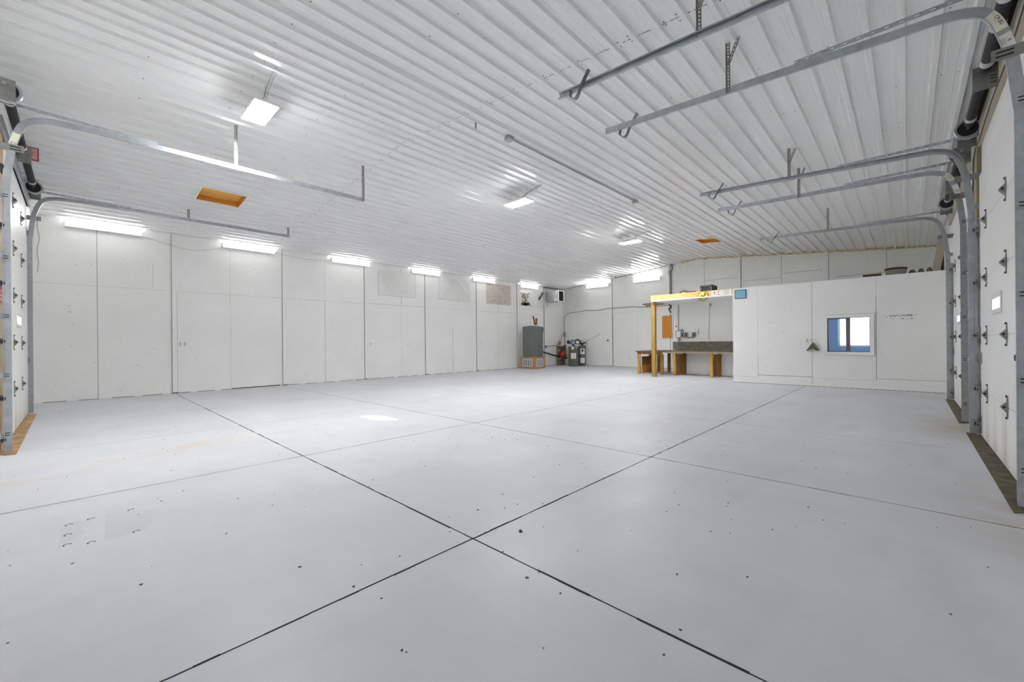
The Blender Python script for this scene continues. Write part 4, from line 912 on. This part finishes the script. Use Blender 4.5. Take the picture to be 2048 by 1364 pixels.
m = MB(); m.box((XF-.06, 6.88, 1.265), (XF-.048, 7.385, 2.16)); m.prism([(XF-.06, 7.385, 2.16), (XF-.06, 7.29, 2.185), (XF-.06, 7.12, 2.17), (XF-.06, 6.95, 2.22), (XF-.06, 6.88, 2.22), (XF-.06, 6.88, 2.16)], (.012, 0, 0)); tag(m.build('plywood_offcut', ORANGEW), 'orange plywood offcut fixed to the far wall behind the wooden post', 'plywood')
for k, (z, y0, y1) in enumerate(((2.745, 8.25, 6.95), (2.675, 8.12, 7.0))):
    tag(MB().bar((XF-.018, y0, z-.02), (XF-.018, y1, z+.03), .035, .045).build('wood_strip', STICKW), ('upper', 'lower')[k] + ' of two brown wood strips on the far wall behind the post', 'wood strip', 'two wood strips on the far wall')
root = thing('wall_pipe', 'grey pipe running down the far wall batten behind the header beam', 'pipe', (XF-.06, 7.05, 2.6))
m = MB(); m.tube([(XF-.06, 7.05, 2.55), (XF-.06, 7.05, 4.1), (XF-.05, 7.02, 4.33)], .022, 8); m.build('pipe', CONDUIT, root, smooth=True)
m = MB(); m.tube(smooth_path([(XF-.06, 6.99, 2.45), (XF-.06, 6.985, 3.3), (XF-.06, 7.0, 3.9), (XF-.06, 6.94, 4.1), (XF-.04, 6.98, 4.33)], 6), .016, 7); m.build('dark_cable', CABLE, root, smooth=True)
m = MB(); m.box((XF-.10, 7.0, 3.88), (XF-.04, 7.10, 4.02)); m.build('pipe_box', CONDUIT, root)
m = MB(); m.tube(smooth_path([(XF-.07, 7.10, 2.62), (XF-.08, 7.0, 2.55), (XF-.07, 7.08, 2.45), (XF-.06, 7.0, 2.3)], 5), .03, 7); m.build('cable_bundle', CABLE, root, smooth=True)

# ================================================================ ALCOVE
m = MB(); m.box((12.66, 5.805, 0), (12.775, 5.925, 2.398)); m.m(1); m.prism([(12.659, 5.90, 2.36), (12.659, 5.84, 2.37), (12.659, 5.835, 2.31), (12.659, 5.86, 2.27), (12.659, 5.89, 2.30)], (.002, 0, 0))
tag(m.build('support_post', [TREATED, INKB], bevel=.004), 'upright yellow treated wood post holding the header beam', 'post')
bm_ = thing('header_beam', 'pale pine header beam from the wooden post to the partition', 'beam', (12.70, 4.7, 2.4))
m = MB(); m.box((12.66, 3.45, 2.40), (12.70, 5.935, 2.588)); m.build('face_board', PINE, bm_, bevel=.003)
m = MB(); rnd = random.Random(11); y = 5.56
for g in range(8):
    for k in range(rnd.choice((1, 2, 2, 3))): a = rnd.uniform(-.5, .5); l = rnd.uniform(.02, .035); yy = y+rnd.uniform(-.02, .02); z = 2.49+rnd.uniform(-.012, .012); m.bar((12.659, yy-l*math.sin(a), z-l*math.cos(a)), (12.659, yy+l*math.sin(a), z+l*math.cos(a)), .006, .002, (1, 0, 0))
    y -= .103
m.build('pen_marks', INKB, bm_)
sg = thing('round_sign', 'round yellow sign with a black ring and black script on the header beam', 'sign', (12.655, 4.325, 2.45))
m = MB(); m.lathe((12.652, 4.325, 2.45), [(.145, -.004), (.148, 0), (.148, .006), (.14, .007)], 40, 'x'); m.build('sign_disc', YELLOW, sg)
m = MB(); ring = [(12.647, 4.325+.138*math.cos(k*math.pi/20), 2.45+.138*math.sin(k*math.pi/20)) for k in range(41)]; m.tube(ring, .0075, 6, False); m.build('sign_ring', INK, sg)
m = MB()                                                                     # flowing script: a low loop, a run of waves and a hooked end
def script(pts, r=.006): m.tube(smooth_path([(12.646, 4.325-u*.12, 2.45+v*.12) for u, v in pts], 6), r, 6)
script([(-.95, -.62), (-.75, -.25), (-.45, .10), (-.22, .22), (-.35, -.02), (-.62, -.25), (-.72, -.48), (-.45, -.50), (-.22, -.20), (-.10, -.02), (-.12, -.25), (.05, -.05), (.14, .12), (.14, -.12), (.32, .10), (.40, .25), (.38, .02), (.55, .16), (.62, .42), (.50, .62), (.36, .45), (.42, .28), (.70, .30), (.95, .28)])
script([(-.85, -.72), (-.4, -.62), (.0, -.38), (.35, -.10)], .005); script([(.25, .48), (.45, .70), (.62, .64)], .006); m.build('sign_script', INK, sg, smooth=True)
def paper_sign(name, y0, y1, z0, z1, label, marks):
    r = thing(name, label, 'sticker', (12.6575, (y0+y1)/2, z0)); MB().box((12.656, y0, z0), (12.6595, y1, z1)).build('backing', PAPR, r)
    p = MB()
    for a, b, c, d in marks: p.box((12.6545, a, c), (12.6559, b, d))
    p.build('print', INKG, r)
paper_sign('white_sticker', 3.915, 4.105, 2.402, 2.577, 'white square sticker on the beam beside the round yellow sign', [(3.99, 4.035, 2.50, 2.55), (3.995, 4.03, 2.465, 2.49), (3.945, 4.085, 2.420, 2.428)])
paper_sign('white_sticker', 3.555, 3.890, 2.405, 2.582, 'wide white printed sheet on the beam next to the partition', [(3.62, 3.80, 2.555, 2.567), (3.66, 3.74, 2.52, 2.527), (3.65, 3.76, 2.495, 2.502), (3.63, 3.77, 2.47, 2.476), (3.67, 3.75, 2.44, 2.446)])
# work bench along the alcove wall
root = thing('workbench', 'long wooden workbench with a weathered plywood backsplash in the alcove', 'workbench', (13.9, 4.65, 0))
m = MB(); m.box((13.50, 3.47, .765), (14.17, 5.86, .80)); m.m(1); m.box((13.50, 3.47, .745), (13.53, 5.86, .766)); m.build('bench_top', [BTOP, mat('bench_edge', (.68, .60, .52), .7, srgb=True)], root)
m = MB(); m.box((14.165, 3.47, .80), (14.19, 5.86, 1.11)); m.m(1)
for y, w in ((5.76, .05), (4.93, .05), (4.82, .02)): m.box((14.160, y-w/2, 1.085), (14.166, y+w/2, 1.112))
m.build('backsplash', [PLYG, HOLE], root)
for (y, xe) in ((5.52, 14.16), (4.37, 13.95)):
    m = MB(); m.box((13.56, y, 0), (13.62, y+.085, .745)); m.build('front_leg', BENCHY, root, bevel=.004)
    d = (.12 if xe > 14 else .14); m = MB(); m.prism([(13.605, y-.004, .02), (xe, y-d, .02), (xe, y-d+.025, .02), (13.605, y+.02, .02)], (0, 0, .66)); m.prism([(13.605, y-.012, .60), (xe, y-d-.012, .60), (xe, y-d, .60), (13.605, y-.001, .60)], (0, 0, .10)); m.build('side_panel', BENCHW, root)
    m = MB(); m.box((xe-.07, y-d+.026, 0), (xe, y-d+.075, .745)); m.build('rear_leg', BENCHW, root)
root = thing('side_table', 'smaller dark topped wooden table left of the post, past the alcove', 'table', (14.4, 6.4, 0))
m = MB(); m.box((13.58, 5.93, .765), (15.25, 6.95, .80)); m.build('table_top', mat('dark_table_top', (.40, .35, .28), .7, noise=.2, srgb=True), root)
m = MB(); m.box((13.62, 6.0, .69), (13.66, 6.9, .764)); m.box((13.66, 6.84, .69), (15.2, 6.88, .764)); m.build('apron', BENCHW, root)
for x, y, n_ in ((13.62, 6.80, BENCHY), (14.34, 6.72, BENCHW), (15.08, 6.74, BENCHW), (15.05, 6.33, BENCHW), (13.62, 5.97, BENCHW), (15.1, 5.97, BENCHW)):
    m = MB(); m.box((x, y, 0), (x+.06, y+.10, .69)); m.build('leg', n_, root, bevel=.004)
m = MB(); m.box((13.68, 6.75, .02), (14.34, 6.772, .60)); m.m(1); m.box((13.68, 6.742, .02), (14.33, 6.75, .30)); m.build('end_panel', [BENCHW, ORANGEW], root)
# wiring on the alcove wall
root = thing('breaker_box', 'small white electrical box with conduit drop on the alcove wall', 'electrical box', (14.19, 5.64, 1.25))
m = MB(); m.box((14.15, 5.58, 1.25), (14.199, 5.74, 1.48)); m.build('box', WHITEP, root, bevel=.004)
m = MB()
for a, b in (((5.735, 1.245), (5.748, 1.485)), ((5.575, 1.47), (5.748, 1.485)), ((5.575, 1.245), (5.748, 1.258))): m.box((14.147, a[0], a[1]), (14.199, b[0], b[1]))
m.build('box_edge', DARKIRON, root)
m = MB(); m.tube([(14.18, 5.665, 1.48), (14.18, 5.665, 2.36)], .017, 8); m.build('conduit', CONDUIT, root, smooth=True)
m = MB(); m.tube([(14.17, 5.66, 1.25), (14.17, 5.66, 1.12)], .04, 8); m.tube([(14.17, 5.61, 1.25), (14.17, 5.61, 1.13)], .02, 8); m.build('lower_conduit', CONDUIT, root, smooth=True)
m = MB(); m.tube(smooth_path([(14.16, 5.56, 1.42), (14.13, 5.53, 1.32), (14.16, 5.50, 1.40), (14.13, 5.49, 1.50), (14.15, 5.53, 1.52), (14.15, 5.58, 1.46)], 5), .012, 6); m.tube(smooth_path([(14.16, 5.58, 1.30), (14.16, 5.40, 1.25), (14.17, 5.2, 1.25), (14.175, 5.12, 1.265)], 5), .012, 6); m.build('loose_wiring', CABLE, root, smooth=True)
for y, l in ((5.40, 'dark outlet box nearest the white electrical box on the alcove wall'), (5.15, 'dark outlet box, right of the other on the alcove wall')):
    r = thing('outlet_box', l, 'outlet', (14.19, y, 1.35)); m = MB(); m.box((14.15, y-.06, 1.28), (14.199, y+.06, 1.42)); m.build('box', GALVD, r, bevel=.004)
    m = MB()
    for dz in (-.03, .025): m.box((14.146, y-.04, 1.35+dz-.016), (14.1495, y+.035, 1.35+dz+.016))
    m.build('socket', BLACK, r)
r = thing('cord_outlet', 'white outlet with a thin cord rising to the alcove ceiling', 'outlet', (14.19, 4.73, 1.12))
m = MB(); m.box((14.15, 4.64, 1.113), (14.199, 4.82, 1.185)); m.build('box', WHITEP, r, bevel=.004)
m = MB(); m.tube(smooth_path([(14.17, 4.70, 1.185), (14.18, 4.68, 1.5), (14.185, 4.66, 1.9), (14.185, 4.645, 2.2), (14.18, 4.62, 2.38)], 5), .008, 6); m.m(1); m.box((14.17, 4.60, 2.26), (14.199, 4.64, 2.33)); m.build('cord', [CONDUIT, GALVD], r, smooth=True)
m = MB(); m.box((14.19, 5.72, 1.62), (14.199, 5.76, 1.66)); tag(m.build('wall_clip', DARKIRON), 'tiny dark clip on the alcove wall above the white electrical box', 'clip')
m = MB(); m.tube([(14.185, 5.02, 1.53), (14.185, 5.01, 1.40)], .010, 6); m.tube([(14.185, 5.01, 1.40), (14.185, 5.01, 1.37)], .018, 6); tag(m.build('wall_hook', GALVD), 'thin hook on the alcove wall right of the dark outlet boxes', 'hook')
# things lying on the roof of the alcove and office
MB()
root = thing('metal_crate', 'dark open metal crate on the alcove roof behind the round sign', 'crate', (13.2, 4.40, 2.42))
m = MB()
x0, x1, y0, y1, z0, z1 = 12.98, 13.45, 4.18, 4.52, 2.421, 2.80
for x in (x0, x1-.05):
    for y in (y0, y1-.05): m.box((x, y, z0), (x+.05, y+.05, z1))
for z in (z0, z1-.05): m.box((x0, y0, z), (x1, y0+.04, z+.05)); m.box((x0, y1-.04, z), (x1, y1, z+.05)); m.box((x0, y0, z), (x0+.04, y1, z+.05)); m.box((x1-.04, y0, z), (x1, y1, z+.05))
m.build('crate_frame', mat('dark_grey_metal', (.36, .36, .35), .6, srgb=True), root)
m = MB(); m.box((x0+.03, y0+.03, z0), (x1-.03, y1-.03, z1-.03)); m.build('crate_lining', DARKIRON, root)
m = MB(); m.tube(smooth_path([(12.80, 5.02, 2.46), (12.80, 5.06, 2.58), (12.80, 5.03, 2.66), (12.80, 4.92, 2.665), (12.80, 4.80, 2.62), (12.80, 4.66, 2.61), (12.80, 4.60, 2.60)], 5), .038, 10); tag(m.build('flexible_duct', mat('grey_duct', (.45, .44, .41), .7, srgb=True), smooth=True), 'bent grey flexible duct lying on the alcove roof left of the crate', 'duct')
root = thing('bucket', 'white bucket with a dark rim on the office roof', 'bucket', (13.4, .19, 2.5))
m = MB(); m.lathe((13.4, .19, 2.5), [(.165, 0), (.19, .27), (.185, .27), (.16, .02)], 28); m.build('bucket_body', mat('dusty_white_bucket', (.56, .52, .48), .7, srgb=True), root, smooth=True)
m = MB(); m.lathe((13.4, .19, 2.77), [(.20, 0), (.205, .03), (.19, .045), (.02, .045)], 28); m.build('bucket_lid', mat('dark_lid', (.22, .19, .17), .7, srgb=True), root, smooth=True)
m = MB(); m.box((13.2, .45, 2.5), (13.5, .78, 2.70)); tag(m.build('roof_board', mat('dark_board', (.30, .25, .2), .8, srgb=True)), 'dark flat board on the office roof left of the bucket', 'board')
for k, (y, r_) in enumerate(((-.09, .070), (-.235, .065), (-.37, .06))):
    m = MB(); m.lathe((13.4, y, 2.5), [(r_*.8, 0), (r_, .10), (r_*.9, .19), (r_*.4, .24+.01*k)], 9); tag(m.build('insulation_lump', OLIVE, smooth=True), ('dark lump on the office roof right beside the bucket', 'dark lump on the office roof, second right of the bucket', 'dark lump on the office roof, farthest right of the bucket')[k], 'lump', 'lumps on the office roof')
tag(MB().bar((14.0, -.46, 2.50), (14.0, -.62, 3.55), .03, .14, (0, 1, 0)).build('brace_board', CREAM), 'cream diagonal brace board rising from the office roof at the right', 'brace')
tag(MB().box((14.6, -.655, 2.501), (14.75, -.60, 3.6)).build('dark_panel', mat('dark_brown_panel', (.20, .16, .13), .7, srgb=True)), 'dark upright panel behind the brace on the office roof', 'panel')
tag(MB().box((12.9, -.64, 2.501), (13.2, -.46, 2.60)).build('blue_bin', mat('dull_blue', (.36, .44, .54), .6, srgb=True), bevel=.01), 'dull blue bin on the office roof edge by the right wall', 'bin')

# ================================================================ ON THE PARTITION
root = thing('framed_notice', 'blue framed notice at the top left corner of the white partition', 'notice', (XP-.003, 3.25, 2.25))
MB().box((XP-.003, 3.085, 2.235), (XP-.0005, 3.42, 2.525)).build('backing', PAPER, root)
m = MB()
for a, b in (((3.105, 2.287), (3.14, 2.475)), ((3.375, 2.287), (3.395, 2.475)), ((3.105, 2.262), (3.395, 2.287)), ((3.105, 2.475), (3.395, 2.50))): m.box((XP-.012, a[0], a[1]), (XP-.0032, b[0], b[1]))
m.build('frame', BLUE, root); MB().box((XP-.006, 3.14, 2.287), (XP-.0034, 3.375, 2.475)).build('sheet', BLUEL, root)
m = MB(); rnd = random.Random(2)
for k in range(4):
    y = 3.35
    while y > 3.17: w = rnd.uniform(.015, .05); m.box((XP-.0068, y-w, 2.425-.032*k), (XP-.0061, y, 2.433-.032*k)); y -= w+.015
m.build('print', mat('notice_print', (.22, .42, .50), .6, srgb=True), root)
m = MB(); c = Vector((XP-.14, 1.665, 1.045)); a, b = Vector((XP-.13, 1.785, .86)), Vector((XP-.13, 1.545, .86)); bk = Vector((.128, 0, .02)); th = Vector((0, 0, .012))
m.prism([c, a, a+Vector((0, .0, .014)), c+th*1.3], bk); m.prism([c, b, b+Vector((0, .0, .014)), c+th*1.3], bk); m.prism([c-Vector((0, 0, .004)), a, a-Vector((0, .05, -.02)), Vector((XP-.135, 1.665, .93)), b+Vector((0, .05, .02)), b], (.006, 0, 0))
tag(m.build('bent_metal_cap', OLIVE), 'olive triangular bent metal cap on the partition below the outlet', 'metal cap')
